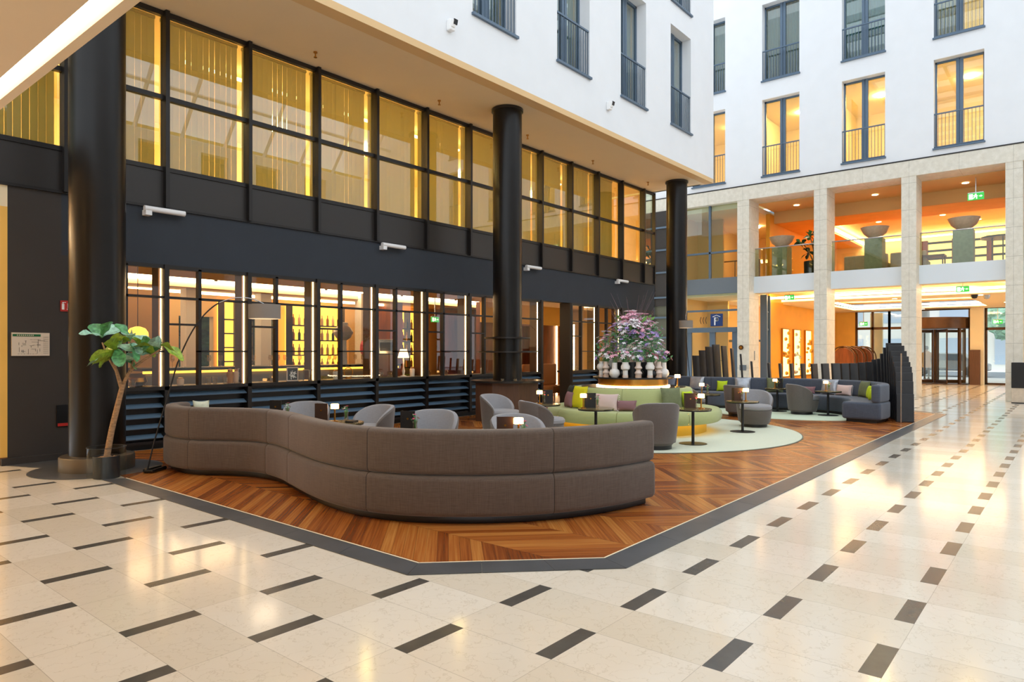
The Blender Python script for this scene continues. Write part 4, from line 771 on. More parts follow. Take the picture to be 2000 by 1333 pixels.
for key, r_v, f_v, lab in (('T3', .0, .02, 'glass of pink flowers on the table left of the farthest tub chair'), ('T4', .03, .02, 'glass of red flowers on the farthest right table'), ('T0', .03, .05, 'glass of pale flowers before the pink cushion'), ('TB', .05, .05, 'glass of pink flowers right of the lit lamp behind the sofa bend'), ('TC', .12, -.05, 'small glass of pink flowers by the menu behind the sofa middle'), ('TA', .1, .02, 'small posy of pale flowers farthest left behind the sofa'), ('TD', .1, -.02, 'glass of red and pink flowers behind the right part of the sofa'), ('TE', .0, .02, 'glass of white flowers between the two left tub chairs'), ('TG', .03, .03, 'glass of pink flowers behind the right side of the green bench'), ('T2', .0, .07, 'glass of pale flowers beside the right rug table lamp')): dup(p0, on(key, r_v, f_v), R.uniform(0, 6), lab)
bm = BM(); rbox(bm, 0, 0, .01, .16, .11, .02); r_ = fin('book', bm, 'menu_black'); r_.location = on('TB', .14, -.02); r_.rotation_euler = (0, 0, .5); tag(r_, 'thin dark book lying on the table with the lit lamp', 'book')
# ================================================================= CUSHIONS
def cushion(loc, rz, tilt, wd, ht, m_, lab, tassel=False, th=.07):
    r_ = E('cushion', lab, 'cushion', loc, rz); r_.rotation_euler = (tilt, 0, rz); bm = BM(); n = 12; g = [{}, {}]
    for s_ in (0, 1):
        for i in range(n + 1):
            for j in range(n + 1):
                u, v_ = i / n * 2 - 1, j / n * 2 - 1; edge = i in (0, n) or j in (0, n)
                if s_ and edge: g[1][i, j] = g[0][i, j]; continue
                pin = 1 - .09 * (1 - abs(u) ** 2.0) * (abs(v_) ** 3) ; pin2 = 1 - .09 * (1 - abs(v_) ** 2.0) * (abs(u) ** 3)
                t_ = th * (max(0, (1 - u ** 2) * (1 - v_ ** 2))) ** .42
                g[s_][i, j] = bm.verts.new((u * wd / 2 * pin2, (t_ if s_ else -t_) + R.uniform(-.003, .003), (v_ * pin + 1) * ht / 2))
        for i in range(n):
            for j in range(n): bm.faces.new([g[s_][i, j], g[s_][i + 1, j], g[s_][i + 1, j + 1], g[s_][i, j + 1]])
    fin('cushion_cover', bm, m_, r_, smooth=True)
    if tassel:
        bm = BM()
        for sx in (-1, 1):
            for j in range(9): tube(bm, [(sx * wd / 2, 0, ht * (j + .5) / 9), (sx * (wd / 2 + .03), -.01, ht * (j + .5) / 9 - .02)], .004, 4)
        fin('tassels', bm, 'tassel', r_)
    return r_
def gb(dg, rad=1.3): a = cam_ang + math.radians(dg); return (GC[0] + rad * math.cos(a), GC[1] + rad * math.sin(a), .455), a + PI / 2
# facing: local -y looks outwards
def gcush(dg, wd, ht, m_, lab, rad=1.27, tas=False):
    (x, y, z_), _ = gb(dg, rad); a = cam_ang + math.radians(dg); cushion((x, y, z_), a + PI / 2, -.22, wd, ht, m_, lab, tas)
gcush(-70, .42, .42, 'cush_dark', 'dark patterned cushion leaning at the left end of the green bench'); gcush(-62, .34, .3, 'cush_mauve', 'purple cushion squeezed beside the yellow one on the green bench', 1.34); gcush(-50, .42, .42, 'cush_yellow', 'bright yellow cushion on the left of the green bench', 1.3)
gcush(-22, .46, .3, 'cush_pink', 'pale pink tasselled cushion on the green bench', 1.28, True); gcush(-5, .36, .19, 'cush_mauve', 'flat mauve cushion in the middle of the green bench'); gcush(33, .42, .42, 'cush_olive', 'olive cushion on the right half of the green bench'); gcush(52, .3, .34, 'cush_lime', 'lime cushion at the right end of the green bench')
rp, rL = resample(catmull([(p[0], p[1], 0) for p in rear_pts], 12), .05)
def scush(f_, wd, ht, m_, lab, off=.27, tas=False, dz=0, tw=0):
    i = int(f_ * (len(rp) - 1)); d = (rp[min(i + 1, len(rp) - 1)] - rp[max(0, i - 1)]).normalized(); nv = Vector((-d.y, d.x, 0)); p = rp[i] + nv * off; cushion((p.x, p.y, .435 + dz), math.atan2(nv.y, nv.x) + PI / 2 + tw, -.2, wd, ht, m_, lab, tas)
scush(.09, .3, .26, 'cush_lime', 'small lime cushion lying nearest the right end of the blue-grey sofa', .33, dz=.0, tw=.5); scush(.145, .4, .36, 'cush_grey', 'blue-grey cushion wedged at the right end of the sofa', .26); scush(.185, .32, .3, 'cush_lime', 'lime cushion left of the wedged blue-grey one', .34); scush(.265, .42, .38, 'cush_olive', 'dark olive cushion on the right curve of the sofa')
scush(.355, .44, .26, 'cush_pink', 'long pale pink cushion with dark stripe on the sofa', .28, True); scush(.415, .44, .38, 'cush_silver', 'shiny silver cushion right of the turned tub chair'); scush(.49, .42, .18, 'cush_mauve', 'flat rose cushion behind the turned tub chair'); scush(.60, .42, .38, 'cush_olive', 'olive cushion behind the lit table lamp'); scush(.70, .42, .38, 'cush_silver', 'silver cushion right of the small lime one')
scush(.765, .28, .28, 'cush_lime', 'small lime cushion in the middle of the left sofa half', .27); scush(.845, .44, .38, 'cush_silver', 'silver cushion left of the small lime one'); scush(.955, .44, .38, 'cush_grey', 'pale blue cushion at the far left of the sofa')
cushion((4.33, 8.93, .435), 2.6, -.1, .2, .42, 'rug', 'pale green cushion tip peeking over the left end of the front sofa')
# ================================================================= FIN SCREEN BEHIND THE REAR SOFA
r_ = E('fin_screen', 'screen of upright black boards of stepped heights curving behind the sofa', 'room divider', (16.2, 2.83, 0))
fp, fl_ = resample(catmull([(16.25, 2.80, 0), (16.8, 2.95, 0), (17.4, 3.25, 0), (18.0, 3.75, 0), (18.45, 4.5, 0), (18.65, 5.4, 0), (18.5, 6.4, 0), (18.2, 7.3, 0), (18.3, 8.1, 0), (18.6, 9.0, 0)], 12), .02)
hs = [.58, .84, 1.02, 1.14, 1.24, 1.36, 1.48, 1.60, 1.66, 1.56, 1.42, 1.30, 1.28, 1.22, 1.2, 1.18, 1.17, 1.17, 1.16, 1.15, 1.15, 1.15, 1.15, 1.16, 1.2, 1.4, 1.55, 1.62, 1.66, 1.6, 1.5, 1.35]
pos_ = [0, .018, .036, .054, .072, .09, .108, .126, .144, .166, .188, .212, .237, .27, .305, .34, .375, .41, .447, .484, .521, .558, .595, .632, .69, .725, .755, .785, .815, .845, .875, .905]
for f_, h_ in zip(pos_, hs):
    i = int(f_ * (len(fp) - 1)); d = (fp[min(i + 1, len(fp) - 1)] - fp[max(0, i - 1)]).normalized(); p = fp[i]; bm = BM()
    v = rbox(bm, p.x - 16.2, p.y - 2.83, h_ / 2 + .02, .05, .32, h_, rot=math.atan2(d.y, d.x), tilt=0)
    for q in v:
        if q.co.z > h_ * .8: q.co += Vector((d.x, d.y, 0)) * .07 * h_
    fin('fin', bm, 'fin_black', r_, bevel=.006)
bm = BM(); sweep(bm, [p - Vector((16.2, 2.83, 0)) for p in fp[::6]], [(-.17, .004), (.17, .004), (.17, .03), (-.17, .03)], 1); fin('base_strip', bm, 'bronze_black', r_)
bm = BM(); box(bm, -.28, -.25, -.02, .0, .03, 1.45); fin('edge_rail', bm, 'steel', r_)
# ================================================================= FIG TREE, ARC LAMPS
def leaf(bm, base, d, l_, w_, mi=0, droop=.3, roll=0):
    d = Vector(d).normalized(); s_ = d.cross(Vector((0, 0, 1))); s_ = s_.normalized() if s_.length > .1 else Vector((1, 0, 0)); s_ = (Matrix.Rotation(roll, 3, d) @ s_); up = s_.cross(d); n = 8; prev = None
    for i in range(n + 1):
        t_ = i / n; w2 = w_ * (math.sin(PI * min(1, t_ ** 1.25 * .93 + .03))) ** .7 * (.62 + .45 * t_); c_ = Vector(base) + d * l_ * t_ - Vector((0, 0, 1)) * droop * l_ * t_ * t_
        wav = .012 * math.sin(t_ * 12)
        row_ = [bm.verts.new(c_ + s_ * w2 * k_ + up * (abs(k_) * w2 * .28 + wav * abs(k_))) for k_ in (-1, -.5, 0, .5, 1)]
        if prev:
            for a, b_ in zip(range(4), range(1, 5)): f = bm.faces.new([prev[a], prev[b_], row_[b_], row_[a]]); f.material_index = mi
        prev = row_
def fig_tree(name, lab, loc, trunk, clusters, pot_r=.143, pot_h=.26, seed=1, L=.3, lm=('leaf', 'leaf', 'leaf_pale', 'leaf_yellow')):
    rr = random.Random(seed); r_ = E(name, lab, 'plant', loc); bm = BM(); lathe(bm, [(0, 0), (pot_r * .97, 0), (pot_r, pot_h), (pot_r * .92, pot_h), (pot_r * .9, pot_h - .03), (0, pot_h - .03)], 32); pt = fin('pot', bm, 'pot', r_, smooth=True)
    bm = BM()
    for j in range(60): a = rr.uniform(0, 2 * PI); q = pot_r * .8 * math.sqrt(rr.random()); bmesh.ops.create_icosphere(bm, subdivisions=1, radius=.016, matrix=Matrix.Translation((q * math.cos(a), q * math.sin(a), pot_h - .025)))
    fin('gravel', bm, 'soil', pt)
    bm = BM()
    for pts, r0, r1 in trunk:
        pp = catmull(pts, 5); tube(bm, pp, [r0 + (r1 - r0) * i / (len(pp) - 1) for i in range(len(pp))], 12)
    fin('trunk', bm, 'bark', r_, smooth=True)
    for ci, (c_, n_) in enumerate(clusters):
        for j in range(n_):
            bm = BM(); a = 2 * PI * j / n_ * 1.0 + rr.uniform(-.35, .35) + ci; el = rr.choice([-.55, -.1, .3, .8, 1.6]) + rr.uniform(-.1, .1); b_ = Vector(c_) + Vector((0, 0, rr.uniform(-.03, .06)))
            leaf(bm, b_, (math.cos(a), math.sin(a), el), L * rr.uniform(.85, 1.2), L * .29, 0, .22, rr.uniform(-1.1, 1.1))
            fin('leaf', bm, rr.choice(lm), r_, smooth=True)
    return r_
fig_tree('fig_tree', 'fiddle-leaf fig tree with slanting trunk in a black pot by the left column', (3.16, 8.86, 0),
  [([(0, 0, .22), (.04, -.04, .55), (.09, -.09, .86), (.13, -.13, 1.1)], .036, .028), ([(.12, -.12, 1.06), (.07, -.14, 1.22), (.03, -.15, 1.38), (.05, -.17, 1.5)], .024, .012), ([(.12, -.12, 1.06), (.2, -.17, 1.26), (.33, -.25, 1.4), (.46, -.38, 1.52)], .022, .01), ([(.06, -.14, 1.25), (-.02, -.08, 1.45), (-.06, -.04, 1.6)], .014, .008), ([(.2, -.17, 1.26), (.22, -.2, 1.45), (.19, -.2, 1.6)], .014, .008)],
  [((.05, -.17, 1.5), 8), ((.46, -.38, 1.52), 6), ((-.06, -.04, 1.62), 4), ((.19, -.2, 1.62), 7), ((.0, -.2, 1.40), 4), ((.3, -.26, 1.47), 4)], L=.29)
bm = BM(); lathe(bm, [(.205, .0), (.205, .36)], 48, 3.16, 8.86, .002); lathe(bm, [(.2, .36), (.208, .36), (.208, .366), (.2, .366), (.2, .36)], 48, 3.16, 8.86, .002, mi=1); tag(fin('acrylic_guard', bm, ['acrylic', 'pot'], smooth=True), 'clear acrylic cylinder guard standing around the fig tree pot', 'plant guard')
def arc_lamp(lab, loc, pts, shade, r_s, h_s, ring):
    r_ = E('arc_floor_lamp', lab, 'floor lamp', loc); bm = BM(); tube(bm, ring, .022, 12); fin('base_ring', bm, 'black_plastic', r_, smooth=True)
    pp = catmull(pts, 8); k_ = int(len(pp) * .6); bm = BM(); tube(bm, pp[:k_ + 1], .009, 10); fin('pole', bm, 'black_plastic', r_, smooth=True); bm = BM(); tube(bm, pp[k_:], .006, 8); fin('arm', bm, 'steel', r_, smooth=True)
    bm = BM(); x, y, z_ = shade; lathe(bm, [(r_s, z_), (r_s, z_ + h_s), (r_s - .006, z_ + h_s), (.02, z_ + h_s - .01), (.02, z_ + h_s - .02), (r_s - .006, z_ + h_s - .02), (r_s - .006, z_)], 40, x, y); fin('lamp_shade', bm, 'lampshade_grey', r_, smooth=True)
    bm = BM(); lathe(bm, [(0, z_ + .02), (r_s - .015, z_ + .02), (r_s - .015, z_ + .03), (0, z_ + .03)], 32, x, y); fin('diffuser', bm, 'lamp_white', r_, smooth=True); return r_
arc_lamp('arc floor lamp with grey drum shade between fig tree and front sofa', (3.62, 8.82, 0.009), [(-.04, -.06, .03), (.04, -.08, .4), (.2, -.11, .99), (.30, -.16, 1.4), (.45, -.25, 1.79), (.64, -.33, 2.05), (.81, -.46, 2.16), (.96, -.56, 2.175), (1.07, -.62, 2.15), (1.17, -.66, 2.10)], (1.17, -.66, 1.91), .2, .185, [(.22, .05, .022), (-.02, -.12, .022), (-.06, -.06, .022), (-.04, .02, .022), (.2, .14, .022)])
arc_lamp('arc floor lamp with grey drum shade in front of the far column', (18.9, 8.75, 0.009), [(0, 0, .03), (-.35, -.05, .8), (-1.2, -.35, 1.85), (-1.7, -.6, 2.35), (-2.1, -.8, 2.52), (-2.4, -.93, 2.48), (-2.55, -.98, 2.40), (-2.59, -1.0, 2.30)], (-2.59, -1.0, 2.08), .175, .19, [(.15, .1, .022), (-.08, .06, .022), (-.08, -.06, .022), (.15, -.1, .022)])
# ================================================================= FAR BUILDING (plane x = 25)
S('trim_7', 'travertine', (24.98, 26.0, -6, 17, 7.10, 7.62)); S('trim_8', 'dark_frame', (24.97, 24.99, -6, 17, 7.60, 7.64))
for i_, (y0, y1) in enumerate(((9.38, 9.82), (6.68, 7.10), (4.0, 4.42), (1.27, 1.69), (-1.43, -1.0))):
    bm = BM(); box(bm, 24.99, 26.0, y0, y1, 0, 7.10); tag(fin('stone_pillar', bm, 'travertine'), 'tall travertine stone pillar, ' + ['leftmost one beside the parking sign', 'second from the left beside the orange wall', 'third from the left, right of the black screen', 'rightmost one at the picture edge', 'one beyond the right edge'][i_], 'pillar')
for i_, (a, b_) in enumerate(((7.10, 9.38), (4.42, 6.68), (1.69, 4.0), (-1.0, 1.27))):
    S('gallery_fascia', 'fascia_white', (25.5, 25.6, a, b_, 3.67, 4.28)) if False else st(S('trim_%d' % (9 + i_), 'fascia_white', (25.5, 25.62, a, b_, 3.67, 4.28)))
    nm3 = ['left bay', 'middle bay', 'right bay', 'bay beyond the right edge'][i_]
    r_ = E('glass_balustrade', 'glass gallery balustrade with thin steel rail, ' + nm3, 'railing', (25.6, (a + b_) / 2, 4.28)); hw = (b_ - a) / 2 - .01
    bm = BM(); box(bm, -.006, .006, -hw, hw, -.02, 1.03); fin('balustrade_pane', bm, 'glass_rail', r_); bm = BM(); tube(bm, [(0, -hw, 1.05), (0, hw, 1.05)], .022, 12); fin('handrail', bm, 'steel', r_, smooth=True)
S('trim_13', 'grey_fascia', (25.2, 25.32, 9.82, 12.3, 3.70, 4.30)); S('ceiling_gallery', 'tan_wall', (26.0, 28.0, -6, 9.45, 7.08, 7.2), (27.9, 28.0, -6, 9.45, 6.62, 7.1)); S('ceiling_gallery_inner', 'orange_wall', (28.0, 39, -6, 9.45, 6.95, 7.0), (28.0, 30, -6, 9.45, 6.62, 6.68), (30, 39, 8.2, 9.45, 6.62, 6.68), (30, 39, -6, 1.2, 6.62, 6.68))
S('floor_gallery', 'tan_leather', (25.62, 37.2, -6, 9.45, 3.85, 4.22)); S('wall_gallery_left', 'amber_wall', (27.4, 37, 9.45, 9.6, 0, 6.95)); S('wall_gallery_back', 'cream', (36.9, 37.1, -6, 9.45, 4.22, 6.95))
for i_, b_ in enumerate([(30.0, 30.12, 1.2, 8.2), (30.1, 37, 8.08, 8.2), (30.1, 37, 1.2, 1.32), (36.4, 36.52, 1.2, 8.2)]):
    bm = BM(); box(bm, b_[0], b_[1], b_[2], b_[3], 6.72, 6.80); tag(fin('cove_light', bm, 'cove_strong'), 'warm cove light around the orange gallery ceiling, ' + ['front edge', 'left edge', 'right edge', 'back edge'][i_], 'light')
for i_, (x, y) in enumerate(((27.0, 8.3), (27.0, 5.6), (27.0, 2.9), (32, 6.5), (32, 4.2), (34, 5.4), (34, 3.2))):
    z_ = 7.07 if x < 28 else 6.94; bm = BM(); lathe(bm, [(0, 0), (.09, 0), (.1, -.012), (0, -.012)], 20, x, y, z_); tag(fin('downlight', bm, 'lamp_white'), 'round ceiling downlight of the upper gallery, ' + ['front left', 'front middle', 'front right', 'inner left', 'inner centre', 'innermost left', 'innermost right'][i_], 'light')
def spot(x, y, z, e, size=2.2, col=(1, .82, .58), tgt=None):
    l = bpy.data.lights.new('downlight_beam', 'SPOT'); l.energy = e; l.spot_size = size; l.spot_blend = .6; l.color = col; l.shadow_soft_size = .05
    o = bpy.data.objects.new('downlight_beam', l); COL.objects.link(o); o.location = (x, y, z); return o
for y in (8.3, 5.6, 2.9): spot(27.0, y, 7.04, 110)
for x, y in ((32, 6.5), (32, 4.2), (34, 5.4), (34, 3.2)): spot(x, y, 6.9, 90)
# pedestals with bowls
for i_, y in enumerate((8.72, 5.52, 2.9)):
    r_ = E('bowl_pedestal', 'square green-grey stone pedestal on the gallery, ' + ['left one near the big plant', 'middle one', 'right one below the exit sign'][i_], 'pedestal', (26.6, y, 4.22)); bm = BM(); box(bm, -.28, .28, -.28, .28, 0, 1.22); fin('shaft', bm, 'stone_green', r_)
    r_ = E('stone_bowl', 'wide conical stone bowl on the %s gallery pedestal' % ['left', 'middle', 'right'][i_], 'bowl', (26.6, y, 5.44)); bm = BM(); lathe(bm, [(0, 0), (.15, 0), (.36, .18), (.46, .40), (.43, .40), (.33, .2), (0, .14)], 36); fin('bowl_body', bm, 'bowl_stone', r_, smooth=True)
    bm = BM(); lathe(bm, [(0, .15), (.05, .15), (.06, .43), (.04, .47), (0, .47)], 12); fin('spout', bm, 'fascia_white', r_, smooth=True)
fig_tree('gallery_plant', 'large leafy plant in a dark planter on the gallery, left bay', (26.75, 7.62, 4.22), [([(0, 0, .5), (.05, 0, 1.0), (0, .1, 1.5)], .03, .02), ([(0, 0, .6), (-.1, .2, 1.1), (-.1, .45, 1.4)], .025, .015), ([(0, 0, .6), (.1, -.2, 1.2), (.1, -.35, 1.7)], .025, .015)],
  [((0, .1, 1.55), 9), ((-.1, .42, 1.25), 8), ((.1, -.3, 1.65), 9), ((0, -.2, 1.15), 8), ((0, .15, .95), 7)], .33, .62, 8, .34, ['leaf_dark', 'leaf_dark', 'leaf'])
# gallery furniture and back wall lattice
for i_, (y, s_) in enumerate(((5.95, .72), (4.6, .55))):
    r_ = E('gallery_sofa', 'green-beige upholstered bench on the gallery, ' + ['left one behind the middle pedestal', 'right one'][i_], 'sofa', (27.6, y, 4.22)); bm = BM(); box(bm, -.3, .5, -s_, s_, .0, .45); fin('seat', bm, 'green_weave', r_, bevel=.04); bm = BM(); box(bm, -.45, -.3, -s_, s_, .0, .75); fin('backrest', bm, 'bowl_stone', r_, bevel=.04)
r_ = E('window_lattice', 'gallery shelf wall of dark horizontal bars with brown posts', 'shelving', (34, 3.6, 4.22)); bm = BM()
for j in range(6): box(bm, -.03, .03, -2.2, 2.2, .15 + .34 * j, .24 + .34 * j)
fin('bars', bm, 'dark_frame', r_)
for y in (-2.1, -.9, .3, 1.4):
    bm = BM(); box(bm, -.12, .12, y, y + .22, 0, 2.0); fin('post', bm, 'brown_wood', r_)
bm = BM(); box(bm, .2, .24, -2.3, 2.3, 0, 2.2); fin('lit_panel', bm, 'case_glow', r_)
r_ = E('gallery_table', 'dark round high table behind the right gallery balustrade', 'table', (27.6, 1.95, 4.22)); bm = BM(); cyl(bm, 0, 0, 1.0, 1.05, .6, 32); fin('table_top', bm, 'bronze_black', r_, smooth=True)
for a in (0, 2.1, 4.2): bm = BM(); tube(bm, [(.3 * math.cos(a), .3 * math.sin(a), 0), (.3 * math.cos(a), .3 * math.sin(a), 1.0)], .02, 8); fin('leg', bm, 'bronze_black', r_)
r_ = E('gallery_bench_table', 'low dark wooden table on the gallery in the right bay', 'table', (27.3, 3.85, 4.22)); bm = BM(); box(bm, -.3, .3, -.35, .35, .5, .56); fin('table_top', bm, 'brown_wood', r_)
for a, b_ in ((-.25, -.3), (.25, -.3), (-.25, .3), (.25, .3)): bm = BM(); box(bm, a - .02, a + .02, b_ - .02, b_ + .02, 0, .5); fin('leg', bm, 'brown_wood', r_)
exit_sign('green exit sign under the upper gallery ceiling, top right', (26.3, 2.55, 6.45), -PI / 2, 1.1, .64)
exit_sign('green exit sign under the lower ceiling above the orange wall', (26.3, 8.35, 3.50), -PI / 2, .9, .31); exit_sign('green exit sign under the lower ceiling, right bay', (26.3, 2.9, 3.50), -PI / 2, .9, .31); exit_sign('green exit sign above the left bronze entrance door', (36.6, 8.1, 2.82), -PI / 2, .9, .61); exit_sign('green exit sign above the right entrance door', (36.6, 2.75, 2.78), -PI / 2, .9, .65)
# lower entrance hall
S('ceiling_hall', 'warm_plaster', (25.62, 37.2, -6, 1.1, 3.62, 3.85), (25.62, 26.1, 1.1, 9.45, 3.66, 3.85), (27.4, 29.0, 1.6, 9.0, 3.42, 3.5), (29.0, 37.2, 8.2, 9.45, 3.42, 3.5), (29.0, 37.2, 1.6, 3.0, 3.42, 3.5), (35.2, 37.2, 3.0, 8.2, 3.42, 3.5), (26.1, 37.2, 1.1, 9.45, 3.80, 3.85))
for i_, b_ in enumerate([(27.28, 27.4, 1.6, 9.4), (28.98, 29.06, 3.0, 8.2), (29.1, 35.2, 8.1, 8.2), (29.1, 35.2, 3.0, 3.1), (35.1, 35.2, 3.0, 8.2), (27.4, 36.5, 1.5, 1.6)]):
    bm = BM(); box(bm, b_[0], b_[1], b_[2], b_[3], 3.55, 3.62); tag(fin('cove_light', bm, 'cove_strong'), 'warm cove light in the entrance hall ceiling, ' + ['front edge', 'coffer front', 'coffer left', 'coffer right', 'coffer back', 'right edge'][i_], 'light')
for x, y in ((28.2, 7.6), (28.2, 5.2), (28.2, 2.6), (33, 8.7), (33, 2.2), (36, 5.5)): spot(x, y, 3.40, 55)
for i_, (x, y) in enumerate(((28.2, 7.6), (28.2, 5.2), (28.2, 2.6), (33, 8.7), (33, 2.2), (36, 5.5))):
    bm = BM(); lathe(bm, [(0, 0), (.07, 0), (.08, -.012), (0, -.012)], 20, x, y, 3.42); tag(fin('downlight', bm, 'lamp_white'), 'round ceiling downlight of the entrance hall, ' + ['front left', 'front middle', 'front right', 'back left', 'back right', 'above the revolving door'][i_], 'light')
for i_, y in enumerate((2.75, 2.45)):
    r_ = E('dome_camera', 'small dome camera on the hall ceiling, ' + ['left of two', 'right of two'][i_], 'camera', (28.0 + .5 * i_, y, 3.42)); bm = BM(); lathe(bm, [(.0, -.14), (.07, -.12), (.1, -.05), (.11, 0), (0, 0)], 20); fin('dome', bm, 'black_plastic' if i_ == 0 else 'steel', r_, smooth=True)
# display cases in the orange wall (y = 9.45)
for i_, (x0, x1) in enumerate(((28.75, 29.6), (30.2, 31.1), (31.8, 32.7))):
    r_ = E('display_case', 'tall glittering lit display case in the orange wall, ' + ['left', 'middle', 'right'][i_], 'display case', ((x0 + x1) / 2, 9.42, .45)); hw = (x1 - x0) / 2; bm = BM(); box(bm, -hw, hw, 0, .03, 0, 1.95); fin('lit_back', bm, 'case_glow', r_)
    bm = BM(); box(bm, -hw - .03, -hw, -.05, .03, -.03, 1.98); box(bm, hw, hw + .03, -.05, .03, -.03, 1.98); box(bm, -hw, hw, -.05, .03, -.03, 0); box(bm, -hw, hw, -.05, .03, 1.95, 1.98); fin('case_frame', bm, 'brass', r_)
    bm = BM(); rr = random.Random(i_)
    bm.free()
    for j in range(14): bm = BM(); bmesh.ops.create_icosphere(bm, subdivisions=2, radius=rr.uniform(.04, .09), matrix=Matrix.Translation((rr.uniform(-hw * .8, hw * .8), -.04, rr.uniform(.1, 1.85)))); fin('ornament', bm, ['brass', 'steel', 'brass'][i_], r_)
S('door_1', ['steel_frame'], (26.35, 26.45, 9.2, 9.45, 0, 3.66), (27.0, 27.08, 9.3, 9.45, 0, 3.66), (26.4, 27.0, 9.35, 9.45, 2.3, 2.38), (26.4, 27.0, 9.35, 9.45, 3.0, 3.05))
# entrance wall x = 37
S('wall_entrance', 'orange_wall', (36.95, 37.1, 8.55, 9.45, 0, 3.5), (36.95, 37.1, 3.22, 3.78, 0, 3.5), (36.95, 37.1, -6, 1.9, 0, 3.5))
S('wall_vestibule', 'cream', (38.0, 38.2, 7.55, 8.1, 0, 3.4), (38.0, 38.2, 3.3, 3.75, 0, 3.4)); bm = BM(); box(bm, 36.3, 36.45, 3.36, 3.75, 0, 1.55); tag(fin('brown_panel', bm, 'brown_jamb'), 'brown service panel standing right of the revolving door', 'panel')
S('wall_entrance_pier', 'cream', (36.5, 36.95, 3.25, 3.75, 0, 3.42))
def glazed(nm_, y0, y1, z1, zt, kind, parts_=1):
    r_ = st(E(nm_, None, None)); bm = BM(); x = 37.0
    for y in [y0 + (y1 - y0) * j / parts_ for j in range(parts_ + 1)]: box(bm, x - .05, x + .05, y - .05, y + .05, 0, zt)
    box(bm, x - .05, x + .05, y0, y1, z1 - .12, z1); box(bm, x - .05, x + .05, y0, y1, 0, .08); box(bm, x - .04, x + .04, y0, y1, zt - .05, zt)
    fin('door_frame', bm, kind, r_); bm = BM(); box(bm, x, x + .006, y0, y1, .08, zt); fin('pane', bm, 'glass_door', r_)
glazed('door_2', 7.05, 8.5, 2.66, 3.45, 'bronze', 2); glazed('window_60', 6.3, 7.05, 2.66, 3.45, 'bronze'); glazed('window_61', 3.78, 6.3, 3.42, 3.45, 'bronze', 3) if False else S('window_60_transom', 'bronze', (36.97, 37.03, 3.78, 6.3, 3.38, 3.45), (36.97, 37.03, 3.78, 3.86, 0, 3.42), (36.97, 37.03, 6.22, 6.3, 0, 3.42)); glazed('door_3', 1.95, 3.2, 2.55, 3.45, 'bronze')
r_ = E('revolving_door', 'large bronze and glass revolving door at the back entrance', 'door', (37.0, 5.15, 0)); bm = BM(); cyl(bm, 0, 0, 2.52, 3.02, 1.38, 56); fin('canopy_drum', bm, 'bronze', r_, smooth=True); bm = BM(); lathe(bm, [(0, 0.002), (1.36, .002), (1.36, .03), (0, .03)], 48); fin('floor_ring', bm, 'bronze', r_, smooth=True)
for a0 in (.9, -PI + .9):
    bm = BM(); lathe(bm, [(1.33, .03), (1.33, 2.5)], 18, a0=a0 + .0, a1=a0 + 1.35); fin('curved_pane', bm, 'glass_door', r_, smooth=True)
    for a in (a0, a0 + 1.35): bm = BM(); rbox(bm, 1.33 * math.cos(a), 1.33 * math.sin(a), 1.27, .1, .1, 2.5, rot=a); fin('post', bm, 'bronze', r_)
bm = BM(); cyl(bm, 0, 0, .03, 2.5, .07, 16); fin('centre_post', bm, 'bronze', r_)
for j in range(4):
    a = .5 + PI / 2 * j; ww = []; bm = BM(); c_, s_ = math.cos(a), math.sin(a)
    for rr_ in (.12, 1.24): rbox(bm, rr_ * c_, rr_ * s_, 1.27, .06, .05, 2.44, rot=a)
    rbox(bm, .68 * c_, .68 * s_, .1, 1.1, .05, .14, rot=a); rbox(bm, .68 * c_, .68 * s_, 2.42, 1.1, .05, .12, rot=a); wing = fin('door_wing', bm, 'bronze', r_)
    bm = BM(); rbox(bm, .68 * c_, .68 * s_, 1.27, 1.08, .008, 2.2, rot=a); fin('wing_pane', bm, 'glass_door', wing)
# outside: street, buildings, cars, trees, persons
S('ground_street', 'pavement', (37.1, 46, -20, 30, -.15, 0), ) ; S('road', 'asphalt', (46, 60, -25, 40, -.15, -.02))
def building(x, y0, y1, h_, m_, lab, n_=5, stor=3):
    r_ = E('building', lab, 'building', (x, (y0 + y1) / 2, -.1)); hw = (y1 - y0) / 2; bm = BM(); box(bm, 0, 8, -hw, hw, 0, h_); fin('wall', bm, m_, r_); bm = BM(); box(bm, -.3, 8.2, -hw - .1, hw + .1, h_, h_ + .3); fin('roof', bm, 'grey_fascia', r_)
    for s_ in range(stor):
        for j in range(n_):
            yc = -hw + (j + .5) * 2 * hw / n_; z0 = .6 + s_ * 3.3; bm = BM(); box(bm, -.06, .02, yc - hw / n_ * .62, yc + hw / n_ * .62, z0, z0 + 2.0); f_ = fin('window', bm, 'facade_blue', r_)
building(62, -12, 9, 12, 'facade_pale', 'pale building with bluish windows across the street, right', 6); building(63, 10, 30, 14, 'facade_pale', 'pale building across the street, left', 6)
